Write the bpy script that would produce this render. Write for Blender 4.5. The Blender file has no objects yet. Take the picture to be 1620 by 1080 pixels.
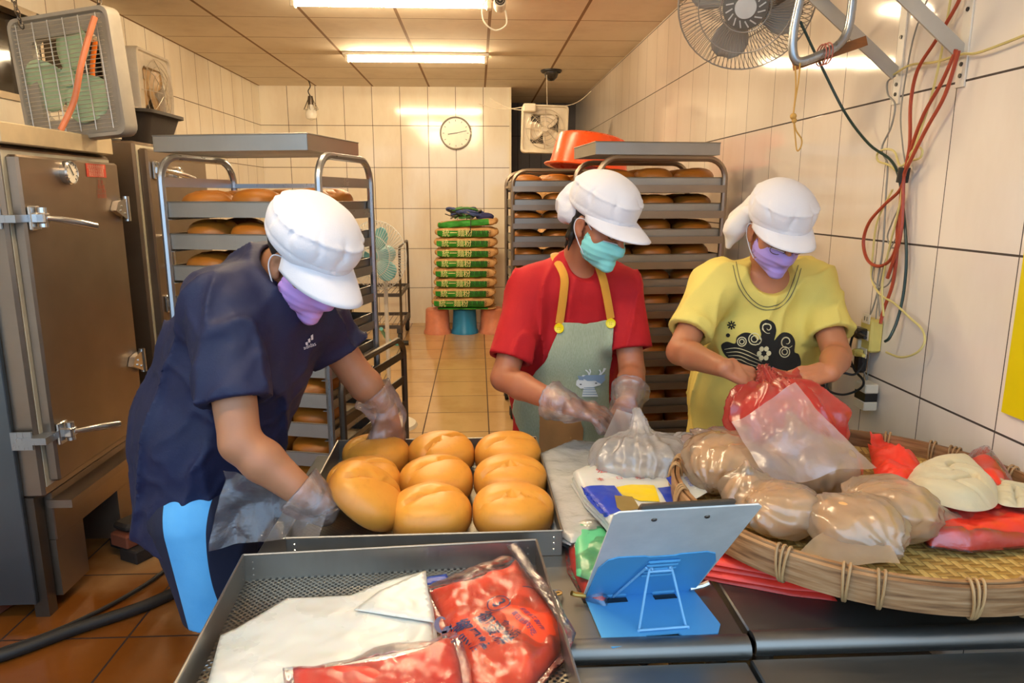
import bpy, bmesh, math, random
import numpy as np
from mathutils import Vector, Matrix, geometry
from mathutils.bvhtree import BVHTree
PI = math.pi
R = math.radians
C = bpy.context.scene.collection
SC = bpy.context.scene

# ------------------------------------------------------------------ camera
CAMH = 1.5
PITCH, YAW, FPX = R(11.5), R(2.75), 1125.0
cd = bpy.data.cameras.new('camera'); cam = bpy.data.objects.new('camera', cd); C.objects.link(cam)
cd.sensor_width = 36.0; cd.lens = 36.0*FPX/1620.0; cd.clip_start = 0.02
cam.location = (0, 0, CAMH); cam.rotation_euler = (PI/2-PITCH, 0, -YAW)
SC.camera = cam
# ------------------------------------------------------------------ world: pale daylight of the street in front of the shop
w = bpy.data.worlds.new('daylight'); SC.world = w; w.use_nodes = True
nt = w.node_tree; nt.nodes.clear()
bgn = nt.nodes.new('ShaderNodeBackground'); out = nt.nodes.new('ShaderNodeOutputWorld')
bgn.inputs[0].default_value = (0.56, 0.77, 1.0, 1); bgn.inputs[1].default_value = 1.35
nt.links.new(bgn.outputs[0], out.inputs[0])
TUBE_COL = (1.0, 0.765, 0.47); TUBE_W = 62.0
SC.view_settings.view_transform = 'Standard'; SC.view_settings.look = 'None'
SC.view_settings.gamma = 1.0; SC.view_settings.exposure = 0.9
try: SC.view_settings.use_curve_mapping = False
except Exception: pass
SC.cycles.max_bounces = 8; SC.cycles.transparent_max_bounces = 24
SC.cycles.diffuse_bounces = 4; SC.cycles.glossy_bounces = 4; SC.cycles.transmission_bounces = 6
SC.cycles.caustics_reflective = False; SC.cycles.caustics_refractive = False
SC.cycles.sample_clamp_indirect = 4.0
TUBES = [(-1.13, 0.095, 6.6), (-1.13, 0.095, 4.76), (-1.13, 0.095, 2.92), (-1.13, 0.095, 1.08)]
TUBE_Z = 2.665
# ------------------------------------------------------------------ view ray helper: a point of the place from its direction and its real depth
_f = np.array([math.sin(YAW)*math.cos(PITCH), math.cos(YAW)*math.cos(PITCH), -math.sin(PITCH)])
_r = np.array([math.cos(YAW), -math.sin(YAW), 0.]); _u = np.cross(_r, _f)
def ray(x, y): return _f + _r*(x-810)/FPX - _u*(y-540)/FPX
def at(x, y, Y):
    d = ray(x, y); p = d*(Y/d[1]); return Vector((p[0], p[1], p[2]+CAMH))
def atz(x, y, Z):
    d = ray(x, y); p = d*((Z-CAMH)/d[2]); return Vector((p[0], p[1], p[2]+CAMH))
def atx(x, y, X):
    d = ray(x, y); p = d*(X/d[0]); return Vector((p[0], p[1], p[2]+CAMH))

# ------------------------------------------------------------------ materials
def srgb(c):
    if isinstance(c, str):
        c = [int(c[i:i+2], 16)/255 for i in (0, 2, 4)]
    return tuple((v/12.92 if v <= .04045 else ((v+.055)/1.055)**2.4) for v in c) + (1,)
MATS = {}
class NT:
    def __init__(s, name):
        s.m = bpy.data.materials.new(name); s.m.use_nodes = True; s.t = s.m.node_tree; s.t.nodes.clear()
        s.out = s.n('ShaderNodeOutputMaterial'); s.b = s.n('ShaderNodeBsdfPrincipled'); s.l(s.b.outputs[0], s.out.inputs[0])
    def n(s, k, **kw):
        nd = s.t.nodes.new(k)
        for a, v in kw.items(): setattr(nd, a, v)
        return nd
    def l(s, a, b): s.t.links.new(a, b)
    def math(s, op, a, b=None, c=None):
        nd = s.n('ShaderNodeMath', operation=op)
        for i, v in enumerate((a, b, c)):
            if v is None: continue
            if hasattr(v, 'links'): s.l(v, nd.inputs[i])
            else: nd.inputs[i].default_value = v
        return nd.outputs[0]
    def mix(s, fac, a, b, mode='MIX'):
        nd = s.n('ShaderNodeMix', data_type='RGBA', blend_type=mode)
        for sock, v in ((nd.inputs[0], fac), (nd.inputs[6], a), (nd.inputs[7], b)):
            if hasattr(v, 'links'): s.l(v, sock)
            else: sock.default_value = v
        return nd.outputs[2]
    def pos(s, obj=False):
        if obj: return s.n('ShaderNodeTexCoord').outputs['Object']
        return s.n('ShaderNodeNewGeometry').outputs['Position']
    def noise(s, scale, detail=3, vec=None, rough=.55, sc3=None):
        nd = s.n('ShaderNodeTexNoise'); nd.inputs['Scale'].default_value = scale; nd.inputs['Detail'].default_value = detail
        nd.inputs['Roughness'].default_value = rough
        v = vec if vec is not None else s.n('ShaderNodeTexCoord').outputs['Object']
        if sc3:
            mp = s.n('ShaderNodeMapping'); mp.inputs['Scale'].default_value = sc3; s.l(v, mp.inputs[0]); v = mp.outputs[0]
        s.l(v, nd.inputs['Vector']); return nd.outputs['Fac']
    def ramp(s, fac, stops):
        nd = s.n('ShaderNodeValToRGB'); s.l(fac, nd.inputs[0]); e = nd.color_ramp.elements
        while len(e) < len(stops): e.new(.5)
        for i, (p, c) in enumerate(stops):
            e[i].position = p; e[i].color = c if len(c) == 4 else tuple(c)+(1,)
        return nd.outputs[0]
    def bump(s, h, strength, dist=.01):
        nd = s.n('ShaderNodeBump'); nd.inputs['Strength'].default_value = strength; nd.inputs['Distance'].default_value = dist
        s.l(h, nd.inputs['Height']); s.l(nd.outputs[0], s.b.inputs['Normal'])
    def set(s, **kw):
        for k, v in kw.items():
            k = k.replace('_', ' ')
            if hasattr(v, 'links'): s.l(v, s.b.inputs[k])
            else: s.b.inputs[k].default_value = v
def plain(name, col, rough=.5, metal=0., var=.12, vs=8., bump=0., bs=60., spec=.5, sub=0., sheen=0., coat=0., sc3=None, trans=0.):
    if name in MATS: return MATS[name]
    m = NT(name); c = srgb(col)
    n = m.noise(vs, 4, sc3=sc3)
    lo = tuple(max(0, v*(1-var)) for v in c[:3])+(1,); hi = tuple(min(1, v*(1+var)) for v in c[:3])+(1,)
    m.set(Base_Color=m.ramp(n, [(.3, lo), (.7, hi)]), Metallic=metal, Specular_IOR_Level=spec)
    m.set(Roughness=m.math('MULTIPLY_ADD', n, .12, rough-.06))
    if bump: m.bump(m.noise(bs, 4), bump, .002)
    if sub: m.set(Subsurface_Weight=sub, Subsurface_Radius=(.012, .005, .003), Subsurface_Scale=1.0)
    if sheen: m.set(Sheen_Weight=sheen)
    if coat: m.set(Coat_Weight=coat, Coat_Roughness=.08)
    if trans: m.set(Transmission_Weight=trans)
    MATS[name] = m.m; return m.m
def steel(name, col, rough=.3, stain=.25, sc3=(1, 1, 12)):
    if name in MATS: return MATS[name]
    m = NT(name); c = srgb(col)
    g = m.noise(14, 5, sc3=sc3); big = m.noise(2.2, 4)
    d = tuple(v*(1-stain) for v in c[:3])+(1,)
    col_ = m.mix(m.ramp(big, [(.35, (0, 0, 0)), (.65, (1, 1, 1))]), d, c)
    m.set(Base_Color=m.mix(.15, col_, m.ramp(g, [(.3, d), (.7, c)])), Metallic=.9)
    m.set(Roughness=m.math('MULTIPLY_ADD', g, .2, rough-.08)); m.bump(m.noise(3, 2), .08, .01)
    MATS[name] = m.m; return m.m
def tile(name, col, grout, ua, up, uo, va, vp, vo, gw=.004, rough=.12, dirt=.1, dirtcol=None, streak=False, bump=.25, gv=None):
    """tiles: grout lines every up/vp metres along two world axes"""
    m = NT(name); P = m.pos(); sep = m.n('ShaderNodeSeparateXYZ'); m.l(P, sep.inputs[0])
    wob = m.noise(.9, 2, vec=P)
    def line(ax, pitch, off, g):
        a = m.math('DIVIDE', m.math('SUBTRACT', sep.outputs[ax], off-pitch*50), pitch)
        fr = m.math('FRACT', a); dd = m.math('ABSOLUTE', m.math('SUBTRACT', fr, .5))
        return m.math('GREATER_THAN', dd, .5-g/2/pitch), m.math('FLOOR', a)
    l1, i1 = line(ua, up, uo, gw); l2, i2 = line(va, vp, vo, gv or gw)
    L = m.math('MAXIMUM', l1, l2)
    wn = m.n('ShaderNodeTexWhiteNoise', noise_dimensions='2D'); cb = m.n('ShaderNodeCombineXYZ'); m.l(i1, cb.inputs[0]); m.l(i2, cb.inputs[1]); m.l(cb.outputs[0], wn.inputs['Vector'])
    c = srgb(col); c2 = tuple(v*(1-dirt*.5) for v in c[:3])+(1,)
    base = m.mix(wn.outputs['Value'], c, c2)
    nz = m.noise(3.2, 5, vec=P, rough=.65, sc3=(1, 1, .35) if streak else None)
    if dirtcol: base = m.mix(m.math('MULTIPLY', m.ramp(nz, [(.45, (0, 0, 0)), (.75, (1, 1, 1))]), dirt*2.2), base, srgb(dirtcol))
    m.set(Base_Color=m.mix(L, base, srgb(grout)))
    m.set(Roughness=m.math('MAXIMUM', m.math('MULTIPLY_ADD', nz, .15, rough-.05), m.math('MULTIPLY', L, .8)))
    h = m.math('MULTIPLY_ADD', wob, .6, m.math('MULTIPLY', L, -1.))
    m.bump(m.math('ADD', h, m.math('MULTIPLY', wn.outputs['Value'], .25)), bump, .003)
    MATS[name] = m.m; return m.m
def emis(name, col, st):
    m = NT(name); m.set(Base_Color=srgb('f8f4e8'), Emission_Color=tuple(col)+(1,), Emission_Strength=st); MATS[name] = m.m; return m.m
def film(name, tint='f4f6fa', alpha=.25, rough=.12, crinkle=45., bs=.6, var=.2, transl=.5, tr=1.0):
    """thin plastic film: part clear, part milky, with gloss and crinkles"""
    if name in MATS: return MATS[name]
    m = NT(name); m.t.nodes.remove(m.b)
    c = srgb(tint); tc = m.n('ShaderNodeTexCoord').outputs['Object']
    n1 = m.noise(crinkle, 5, vec=tc, rough=.6); n2 = m.noise(crinkle*.28, 4, vec=tc)
    bp = m.n('ShaderNodeBump'); bp.inputs['Strength'].default_value = bs; bp.inputs['Distance'].default_value = .01
    m.l(m.math('ADD', m.math('MULTIPLY', n1, .4), n2), bp.inputs['Height'])
    tp = m.n('ShaderNodeBsdfTransparent'); tp.inputs[0].default_value = (tr*(c[0]*.35+.65), tr*(c[1]*.35+.65), tr*(c[2]*.35+.65), 1)
    df = m.n('ShaderNodeBsdfDiffuse'); df.inputs[0].default_value = c
    tl = m.n('ShaderNodeBsdfTranslucent'); tl.inputs[0].default_value = c
    gl = m.n('ShaderNodeBsdfGlossy'); gl.inputs['Roughness'].default_value = rough; gl.inputs[0].default_value = (.95, .95, 1, 1)
    for x in (df, tl, gl): m.l(bp.outputs[0], x.inputs['Normal'])
    mk = m.n('ShaderNodeMixShader'); mk.inputs[0].default_value = transl; m.l(df.outputs[0], mk.inputs[1]); m.l(tl.outputs[0], mk.inputs[2])
    m1 = m.n('ShaderNodeMixShader'); m.l(tp.outputs[0], m1.inputs[1]); m.l(mk.outputs[0], m1.inputs[2])
    m.l(m.math('MULTIPLY_ADD', n2, var*2, alpha-var), m1.inputs[0])
    fr = m.n('ShaderNodeFresnel'); fr.inputs[0].default_value = 1.5; m.l(bp.outputs[0], fr.inputs['Normal'])
    m2 = m.n('ShaderNodeMixShader'); m.l(m1.outputs[0], m2.inputs[1]); m.l(gl.outputs[0], m2.inputs[2])
    m.l(m.math('MULTIPLY_ADD', fr.outputs[0], .85, .04), m2.inputs[0]); m.l(m2.outputs[0], m.out.inputs[0])
    MATS[name] = m.m; return m.m
def perforated(name, col, hx, hy, rad, dark='0c0a08'):
    """sheet steel punched with staggered round holes"""
    m = NT(name); tc = m.n('ShaderNodeTexCoord').outputs['Object']; sep = m.n('ShaderNodeSeparateXYZ'); m.l(tc, sep.inputs[0])
    def holes(ox, oy):
        fx = m.math('SUBTRACT', m.math('FRACT', m.math('DIVIDE', m.math('ADD', sep.outputs[0], 10+ox), hx)), .5)
        fy = m.math('SUBTRACT', m.math('FRACT', m.math('DIVIDE', m.math('ADD', sep.outputs[1], 10+oy), hy)), .5)
        fx = m.math('MULTIPLY', fx, hx); fy = m.math('MULTIPLY', fy, hy)
        d = m.math('SQRT', m.math('ADD', m.math('MULTIPLY', fx, fx), m.math('MULTIPLY', fy, fy)))
        return m.math('LESS_THAN', d, rad)
    H = m.math('MAXIMUM', holes(0, 0), holes(hx/2, hy/2))
    st = m.noise(6, 5)
    m.set(Base_Color=m.mix(m.ramp(st, [(.4, (0, 0, 0)), (.7, (.6, .6, .6))]), srgb(col), srgb('4a3a26')), Metallic=.85, Roughness=.38)
    tp = m.n('ShaderNodeBsdfTransparent'); mx = m.n('ShaderNodeMixShader'); m.l(H, mx.inputs[0]); m.l(m.b.outputs[0], mx.inputs[1]); m.l(tp.outputs[0], mx.inputs[2])
    m.l(mx.outputs[0], m.out.inputs[0]); MATS[name] = m.m; return m.m

# ------------------------------------------------------------------ mesh helpers
def link(name, me, mat=None, parent=None):
    o = bpy.data.objects.new(name, me); C.objects.link(o)
    if mat is not None:
        for mm in (mat if isinstance(mat, (list, tuple)) else [mat]): me.materials.append(mm)
    if parent is not None: o.parent = parent
    return o
def smooth(me, on=True): me.polygons.foreach_set('use_smooth', [on]*len(me.polygons))
class MB:
    """collects boxes, tubes, lathes into ONE mesh"""
    def __init__(s): s.v = []; s.f = []; s.sm = []
    def add(s, vs, fs, sm=False, M=None):
        o = len(s.v)
        s.v += [tuple(M @ Vector(v)) if M else tuple(v) for v in vs]
        s.f += [tuple(i+o for i in f) for f in fs]; s.sm += [sm]*len(fs); return s
    def box(s, x0, x1, y0, y1, z0, z1, M=None, bev=0.):
        if bev:
            b = min(bev, (x1-x0)/2.01, (y1-y0)/2.01, (z1-z0)/2.01); vs = []
            for z, i in ((z0, b), (z0+b, 0), (z1-b, 0), (z1, b)):
                j = b-i if i == 0 else 0
                c = b*1.0
                X0, X1, Y0, Y1 = x0+i, x1-i, y0+i, y1-i
                if i == 0: vs += [(X0+c, Y0, z), (X1-c, Y0, z), (X1, Y0+c, z), (X1, Y1-c, z), (X1-c, Y1, z), (X0+c, Y1, z), (X0, Y1-c, z), (X0, Y0+c, z)]
                else: vs += [(X0+.3*c, Y0, z), (X1-.3*c, Y0, z), (X1, Y0+.3*c, z), (X1, Y1-.3*c, z), (X1-.3*c, Y1, z), (X0+.3*c, Y1, z), (X0, Y1-.3*c, z), (X0, Y0+.3*c, z)]
            fs = [tuple(range(7, -1, -1)), tuple(range(24, 32))]
            for k in range(3):
                for i in range(8): fs.append((k*8+i, k*8+(i+1) % 8, k*8+8+(i+1) % 8, k*8+8+i))
            return s.add(vs, fs, False, M)
        vs = [(x, y, z) for z in (z0, z1) for (x, y) in ((x0, y0), (x1, y0), (x1, y1), (x0, y1))]
        return s.add(vs, [(3, 2, 1, 0), (4, 5, 6, 7), (0, 1, 5, 4), (1, 2, 6, 5), (2, 3, 7, 6), (3, 0, 4, 7)], False, M)
    def tube(s, pts, r, n=8, cap=True, M=None, close=False, flat=None):
        pts = [Vector(p) for p in pts]; N = len(pts); rs = r if isinstance(r, (list, tuple)) else [r]*N
        T = []
        for i in range(N):
            a = pts[(i-1) % N] if (close or i > 0) else pts[i]; b = pts[(i+1) % N] if (close or i < N-1) else pts[i]
            T.append((b-a).normalized() if (b-a).length > 1e-9 else Vector((0, 0, 1)))
        nrm = T[0].orthogonal().normalized()
        if flat is not None:
            nrm = Vector(flat[2]); nrm = (nrm-T[0]*nrm.dot(T[0])).normalized()
        vs = []
        for i in range(N):
            nrm = (nrm-T[i]*nrm.dot(T[i])).normalized(); bi = T[i].cross(nrm)
            for k in range(n):
                a = 2*PI*k/n
                if flat: vs.append(pts[i]+nrm*math.cos(a)*flat[0]+bi*math.sin(a)*flat[1])
                else: vs.append(pts[i]+(nrm*math.cos(a)+bi*math.sin(a))*rs[i])
        fs = []
        for i in range(N if close else N-1):
            j = (i+1) % N
            for k in range(n): fs.append((i*n+k, i*n+(k+1) % n, j*n+(k+1) % n, j*n+k))
        if cap and not close: fs += [tuple(range(n-1, -1, -1)), tuple(range((N-1)*n, N*n))]
        return s.add(vs, fs, n > 4, M)
    def bar(s, a, b, w, h, up=(0, 0, 1), M=None):
        a, b = Vector(a), Vector(b); t = (b-a).normalized(); up = Vector(up); sd = t.cross(up)
        if sd.length < 1e-6: sd = t.orthogonal()
        sd.normalize(); u2 = sd.cross(t); vs = []
        for p in (a, b):
            for (i, j) in ((-1, -1), (1, -1), (1, 1), (-1, 1)): vs.append(p+sd*i*w/2+u2*j*h/2)
        return s.add(vs, [(0, 1, 2, 3), (7, 6, 5, 4), (0, 4, 5, 1), (1, 5, 6, 2), (2, 6, 7, 3), (3, 7, 4, 0)], False, M)
    def lathe(s, prof, n=24, M=None, caps=True):
        vs = []; fs = []; N = len(prof)
        for (r, z) in prof:
            for k in range(n): vs.append((r*math.cos(2*PI*k/n), r*math.sin(2*PI*k/n), z))
        for i in range(N-1):
            for k in range(n): fs.append((i*n+k, i*n+(k+1) % n, (i+1)*n+(k+1) % n, (i+1)*n+k))
        closed = abs(prof[0][0]-prof[-1][0])+abs(prof[0][1]-prof[-1][1]) < 1e-6 or not caps
        if not closed and prof[0][0] > 1e-6: fs.append(tuple(range(n-1, -1, -1)))
        if not closed and prof[-1][0] > 1e-6: fs.append(tuple(range((N-1)*n, N*n)))
        return s.add(vs, fs, True, M)
    def prism(s, poly, z0, z1, M=None):
        n = len(poly); vs = [(x, y, z0) for x, y in poly]+[(x, y, z1) for x, y in poly]
        fs = [tuple(range(n-1, -1, -1)), tuple(range(n, 2*n))]+[(i, (i+1) % n, n+(i+1) % n, n+i) for i in range(n)]
        return s.add(vs, fs, False, M)
    def ball(s, c, r, n=12, M=None):
        rx, ry, rz = r if isinstance(r, (tuple, list)) else (r, r, r); vs = []; fs = []; m = n//2
        for i in range(m+1):
            t = PI*i/m
            for k in range(n): vs.append((c[0]+rx*math.sin(t)*math.cos(2*PI*k/n), c[1]+ry*math.sin(t)*math.sin(2*PI*k/n), c[2]+rz*math.cos(t)))
        for i in range(m):
            for k in range(n): fs.append((i*n+k, (i+1)*n+k, (i+1)*n+(k+1) % n, i*n+(k+1) % n))
        return s.add(vs, fs, True, M)
    def build(s, name, mat, parent=None, weld=True):
        me = bpy.data.meshes.new(name); me.from_pydata(s.v, [], s.f); me.polygons.foreach_set('use_smooth', s.sm)
        if weld:
            bm = bmesh.new(); bm.from_mesh(me); bmesh.ops.remove_doubles(bm, verts=bm.verts, dist=1e-6)
            bmesh.ops.recalc_face_normals(bm, faces=bm.faces); bm.to_mesh(me); bm.free()
        me.update(); me.set_sharp_from_angle(angle=R(38)); return link(name, me, mat, parent)
def tag(o, label=None, cat=None, group=None, kind=None):
    if label: o['label'] = label
    if cat: o['category'] = cat
    if group: o['group'] = group
    if kind: o['kind'] = kind
    return o
def thing(name, label, cat, loc=(0, 0, 0), rz=0, group=None):
    o = bpy.data.objects.new(name, None); C.objects.link(o); o.location = loc; o.rotation_euler = (0, 0, rz)
    o.empty_display_size = .05
    return tag(o, label, cat, group)
def dup(root, loc=None, rz=None, label=None, group=None):
    kids = [c for c in C.objects if c.parent == root]
    r = root.copy(); C.objects.link(r)
    if loc is not None: r.location = loc
    if rz is not None: r.rotation_euler = (0, 0, rz)
    if label: r['label'] = label
    if group: r['group'] = group
    for ch in kids:
        c = ch.copy(); C.objects.link(c); c.parent = r
        for g in [k for k in C.objects if k.parent == ch]:
            d = g.copy(); C.objects.link(d); d.parent = c
    return r
def struct(o): o['kind'] = 'structure'; return o
def RX(a): return Matrix.Rotation(a, 4, 'X')
def RY(a): return Matrix.Rotation(a, 4, 'Y')
def RZ(a): return Matrix.Rotation(a, 4, 'Z')
def TR(*p): return Matrix.Translation(Vector(p) if len(p) == 3 else p[0])
def spline(pts, n=8, close=False):
    """Catmull-Rom through the points"""
    P = [Vector(p) for p in pts]; N = len(P); o = []
    rng = range(N) if close else range(N-1)
    for i in rng:
        g = (lambda k: P[k % N]) if close else (lambda k: P[min(max(k, 0), N-1)])
        a, b, c, d = g(i-1), g(i), g(i+1), g(i+2)
        for j in range(n):
            t = j/n; o.append(.5*((2*b)+(c-a)*t+(2*a-5*b+4*c-d)*t*t+(3*b-a-3*c+d)*t*t*t))
    if not close: o.append(P[-1])
    return o
def textmesh(s, size, bold=0.):
    """flat lettering as mesh data, centred on its origin in the xy plane"""
    cu = bpy.data.curves.new('lettering', 'FONT'); cu.body = s; cu.size = size; cu.align_x = 'CENTER'; cu.align_y = 'CENTER'; cu.offset = bold; cu.resolution_u = 3
    o = bpy.data.objects.new('lettering', cu); C.objects.link(o)
    dg = bpy.context.evaluated_depsgraph_get(); me = bpy.data.meshes.new_from_object(o.evaluated_get(dg))
    bpy.data.objects.remove(o); bpy.data.curves.remove(cu); me.materials.clear(); return me
def text(name, s, size, M, mat, parent=None, bold=0., sx=1.):
    me = textmesh(s, size)
    if bold:
        cu = None
    me.transform(M @ Matrix.Diagonal((sx, 1, 1, 1))); o = link(name, me, mat, parent); return o

# ------------------------------------------------------------------ signed distance modelling (numpy) + surface nets
def nets(f, lo, h):
    s = f < 0; nx, ny, nz = f.shape
    c = np.zeros((nx-1, ny-1, nz-1), np.int8)
    offs = [(i, j, k) for i in (0, 1) for j in (0, 1) for k in (0, 1)]
    for (i, j, k) in offs: c += s[i:nx-1+i, j:ny-1+j, k:nz-1+k]
    act = (c > 0) & (c < 8); idx = np.full(c.shape, -1, np.int64); A = np.argwhere(act); idx[act] = np.arange(len(A))
    vals = {o: f[A[:, 0]+o[0], A[:, 1]+o[1], A[:, 2]+o[2]] for o in offs}
    acc = np.zeros((len(A), 3)); cnt = np.zeros(len(A))
    for a in offs:
        for ax in range(3):
            if a[ax] == 0:
                b = list(a); b[ax] = 1; b = tuple(b); fa, fb = vals[a], vals[b]; m = (fa < 0) != (fb < 0)
                t = np.where(m, fa/np.where(np.abs(fa-fb) < 1e-12, 1, fa-fb), 0)
                p = np.zeros((len(A), 3)); p += a; p[:, ax] += t; acc[m] += p[m]; cnt[m] += 1
    V = (A+acc/cnt[:, None])*h+np.array(lo)
    Q = []
    for ax in range(3):
        b, d = [(1, 2), (2, 0), (0, 1)][ax]
        sl0 = [slice(None)]*3; sl1 = [slice(None)]*3; sl0[ax] = slice(0, -1); sl1[ax] = slice(1, None)
        s0 = s[tuple(sl0)]; s1 = s[tuple(sl1)]
        for flip in (0, 1):
            E = np.argwhere((s0 & ~s1) if not flip else (~s0 & s1))
            m = (E[:, b] > 0) & (E[:, d] > 0) & (E[:, b] < f.shape[b]-1) & (E[:, d] < f.shape[d]-1); E = E[m]
            q = []
            for (db, dd) in ((-1, -1), (0, -1), (0, 0), (-1, 0)):
                e = E.copy(); e[:, b] += db; e[:, d] += dd; q.append(idx[e[:, 0], e[:, 1], e[:, 2]])
            if flip: q = q[::-1]
            Q.append(np.stack(q, 1))
    Q = np.concatenate(Q); Q = Q[(Q >= 0).all(1)]
    return V, Q
def quadmesh(name, V, Q, mat, parent=None, relax=0):
    if relax and len(Q):
        for _ in range(relax):
            acc = np.zeros_like(V); cn = np.zeros(len(V))
            for k in range(4):
                a, b = Q[:, k], Q[:, (k+1) % 4]
                np.add.at(acc, a, V[b]); np.add.at(cn, a, 1); np.add.at(acc, b, V[a]); np.add.at(cn, b, 1)
            V = V*.5+.5*acc/np.maximum(cn, 1)[:, None]
    me = bpy.data.meshes.new(name); me.vertices.add(len(V)); me.vertices.foreach_set('co', V.astype(np.float32).ravel())
    me.loops.add(len(Q)*4); me.loops.foreach_set('vertex_index', Q.astype(np.int32).ravel())
    me.polygons.add(len(Q)); me.polygons.foreach_set('loop_start', np.arange(0, len(Q)*4, 4, dtype=np.int32))
    me.update(calc_edges=True); me.validate(); smooth(me); return link(name, me, mat, parent)
def _np(v): return np.array(v, float)
def smin(a, b, k):
    if k <= 0: return np.minimum(a, b)
    h = np.clip(.5+.5*(b-a)/k, 0, 1); return b*(1-h)+a*h-k*h*(1-h)
class Vol:
    def __init__(s, lo, hi, h):
        s.lo = _np(lo); s.h = h; s.n = np.ceil((_np(hi)-s.lo)/h).astype(int)+1
        s.f = np.full(s.n, .05, np.float64)
    def blk(s, lo, hi):
        a = np.clip(np.floor((_np(lo)-s.lo)/s.h).astype(int), 0, s.n-1); b = np.clip(np.ceil((_np(hi)-s.lo)/s.h).astype(int)+1, 1, s.n)
        sl = tuple(slice(a[i], max(b[i], a[i]+1)) for i in range(3))
        X, Y, Z = np.meshgrid(*[s.lo[i]+s.h*np.arange(sl[i].start, sl[i].stop) for i in range(3)], indexing='ij')
        return sl, np.stack([X, Y, Z], -1)
    def op(s, fn, lo, hi, k, sub=False, pad=.03):
        sl, P = s.blk(_np(lo)-pad-k, _np(hi)+pad+k); d = fn(P)
        if sub: s.f[sl] = -smin(-s.f[sl], d, k)
        else: s.f[sl] = smin(s.f[sl], d, k)
        return s
    def cone(s, a, b, ra, rb=None, k=.01, sub=False, sq=None):
        """tapered capsule; sq=(axis, factor) widens it across one direction"""
        a, b = _np(a), _np(b); rb = ra if rb is None else rb; r = max(ra, rb)*(max(1, 1/sq[1]) if sq else 1)
        def fn(P):
            Pw = P-a; B = b-a
            if sq:
                ax = _np(sq[0]); ax = ax/np.linalg.norm(ax); t = Pw@ax; tb = B@ax
                Pw = Pw+(t*(sq[1]-1))[..., None]*ax; B = B+tb*(sq[1]-1)*ax
            L2 = max(B@B, 1e-9); t = np.clip(Pw@B/L2, 0, 1)
            return np.linalg.norm(Pw-t[..., None]*B, axis=-1)-(ra+(rb-ra)*t)
        return s.op(fn, np.minimum(a, b)-r, np.maximum(a, b)+r, k, sub)
    def path(s, pts, rs, k=.01, sub=False, sq=None):
        for i in range(len(pts)-1): s.cone(pts[i], pts[i+1], rs[i], rs[i+1], k, sub, sq)
        return s
    def ell(s, c, r, k=.01, M=None, sub=False, pw=2.):
        c = _np(c); r = _np(r); Rm = np.eye(3) if M is None else _np(M)[:3, :3]; R0 = np.abs(Rm)@r
        def fn(P):
            q = ((P-c)@Rm)/r
            if pw != 2.: n = (np.abs(q)**pw).sum(-1)**(1/pw)
            else: n = np.linalg.norm(q, axis=-1)
            return (n-1)*r.min()*(.5+.5*min(1, 1)) if False else (n-1)*np.maximum(r.min(), n*0+r.min())
        return s.op(fn, c-R0, c+R0, k, sub)
    def half(s, p, n, k=.004):
        """keep only the side the normal points away from"""
        p, n = _np(p), _np(n); n = n/np.linalg.norm(n); sl, P = s.blk(s.lo, s.lo+s.h*s.n); d = (P-p)@n; s.f[sl] = -smin(-s.f[sl], -d, k); return s
    def disp(s, fn): sl, P = s.blk(s.lo, s.lo+s.h*s.n); s.f[sl] += fn(P); return s
    def mesh(s, name, mat, parent=None, relax=1):
        g = s.f; g[0] = g[-1] = .05; g[:, 0] = g[:, -1] = .05; g[:, :, 0] = g[:, :, -1] = .05
        V, Q = nets(g, s.lo, s.h); return quadmesh(name, V, Q, mat, parent, relax)
def wob(P, s, seed=0, oct=3):
    """cheap smooth noise in -1..1"""
    rg = np.random.RandomState(seed); o = 0; a = 1.; tot = 0
    for i in range(oct):
        for _ in range(3):
            d = rg.normal(size=3); d /= np.linalg.norm(d); o = o+a*np.sin((P@d)*s*(1+.4*rg.rand())+rg.rand()*6.28+1.3*np.sin((P@np.roll(d, 1))*s*.7)); tot += a*.75
        s *= 2.1; a *= .5
    return o/tot
# ================================================================== MATERIALS
M = MATS
plain('ceil_dark', '3a3028', .8)
tile('back_tile', 'f8f0de', '5a4632', 0, .3165, .396, 2, .467, .43, gw=.006, dirt=.12, dirtcol='c9a878', streak=True, rough=.07, bump=.4)
tile('left_tile', 'f8f0de', '5a4632', 1, .3165, .05, 2, .467, .43, gw=.006, dirt=.12, dirtcol='c9a878', streak=True)
tile('right_tile', 'f4eade', '463c36', 1, .3165, .11, 2, .452, .453, gw=.0035, gv=.006, dirt=.10, dirtcol='c9b49c', streak=True, rough=.045, bump=.12)
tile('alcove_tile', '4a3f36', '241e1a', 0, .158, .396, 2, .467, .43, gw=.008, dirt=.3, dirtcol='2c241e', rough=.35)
tile('ceil_tile', 'e6dac4', '8a6c4c', 0, .635, .1, 1, .652, 5.37, gw=.022, gv=.012, dirt=.10, dirtcol='9a8060', rough=.8, bump=.15)
# floor with its worn brown patches near the stoves
fm = tile('floor_tile', 'c9a574', '4a3320', 0, .43, .063, 1, .43, .13, gw=.008, dirt=.2, dirtcol='a87a40', rough=.11)
fl_n = fm.node_tree; fl_b = [n for n in fl_n.nodes if n.type == 'BSDF_PRINCIPLED'][0]; fl_src = fl_b.inputs['Base Color'].links[0].from_socket
fl_p = fl_n.nodes.new('ShaderNodeNewGeometry'); fl_s = fl_n.nodes.new('ShaderNodeVectorMath'); fl_s.operation = 'DISTANCE'; fl_s.inputs[1].default_value = (-1.7, 1.6, 0); fl_n.links.new(fl_p.outputs['Position'], fl_s.inputs[0])
fl_nz = fl_n.nodes.new('ShaderNodeTexNoise'); fl_nz.inputs['Scale'].default_value = 3.0; fl_nz.inputs['Detail'].default_value = 6; fl_n.links.new(fl_p.outputs['Position'], fl_nz.inputs['Vector'])
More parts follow.
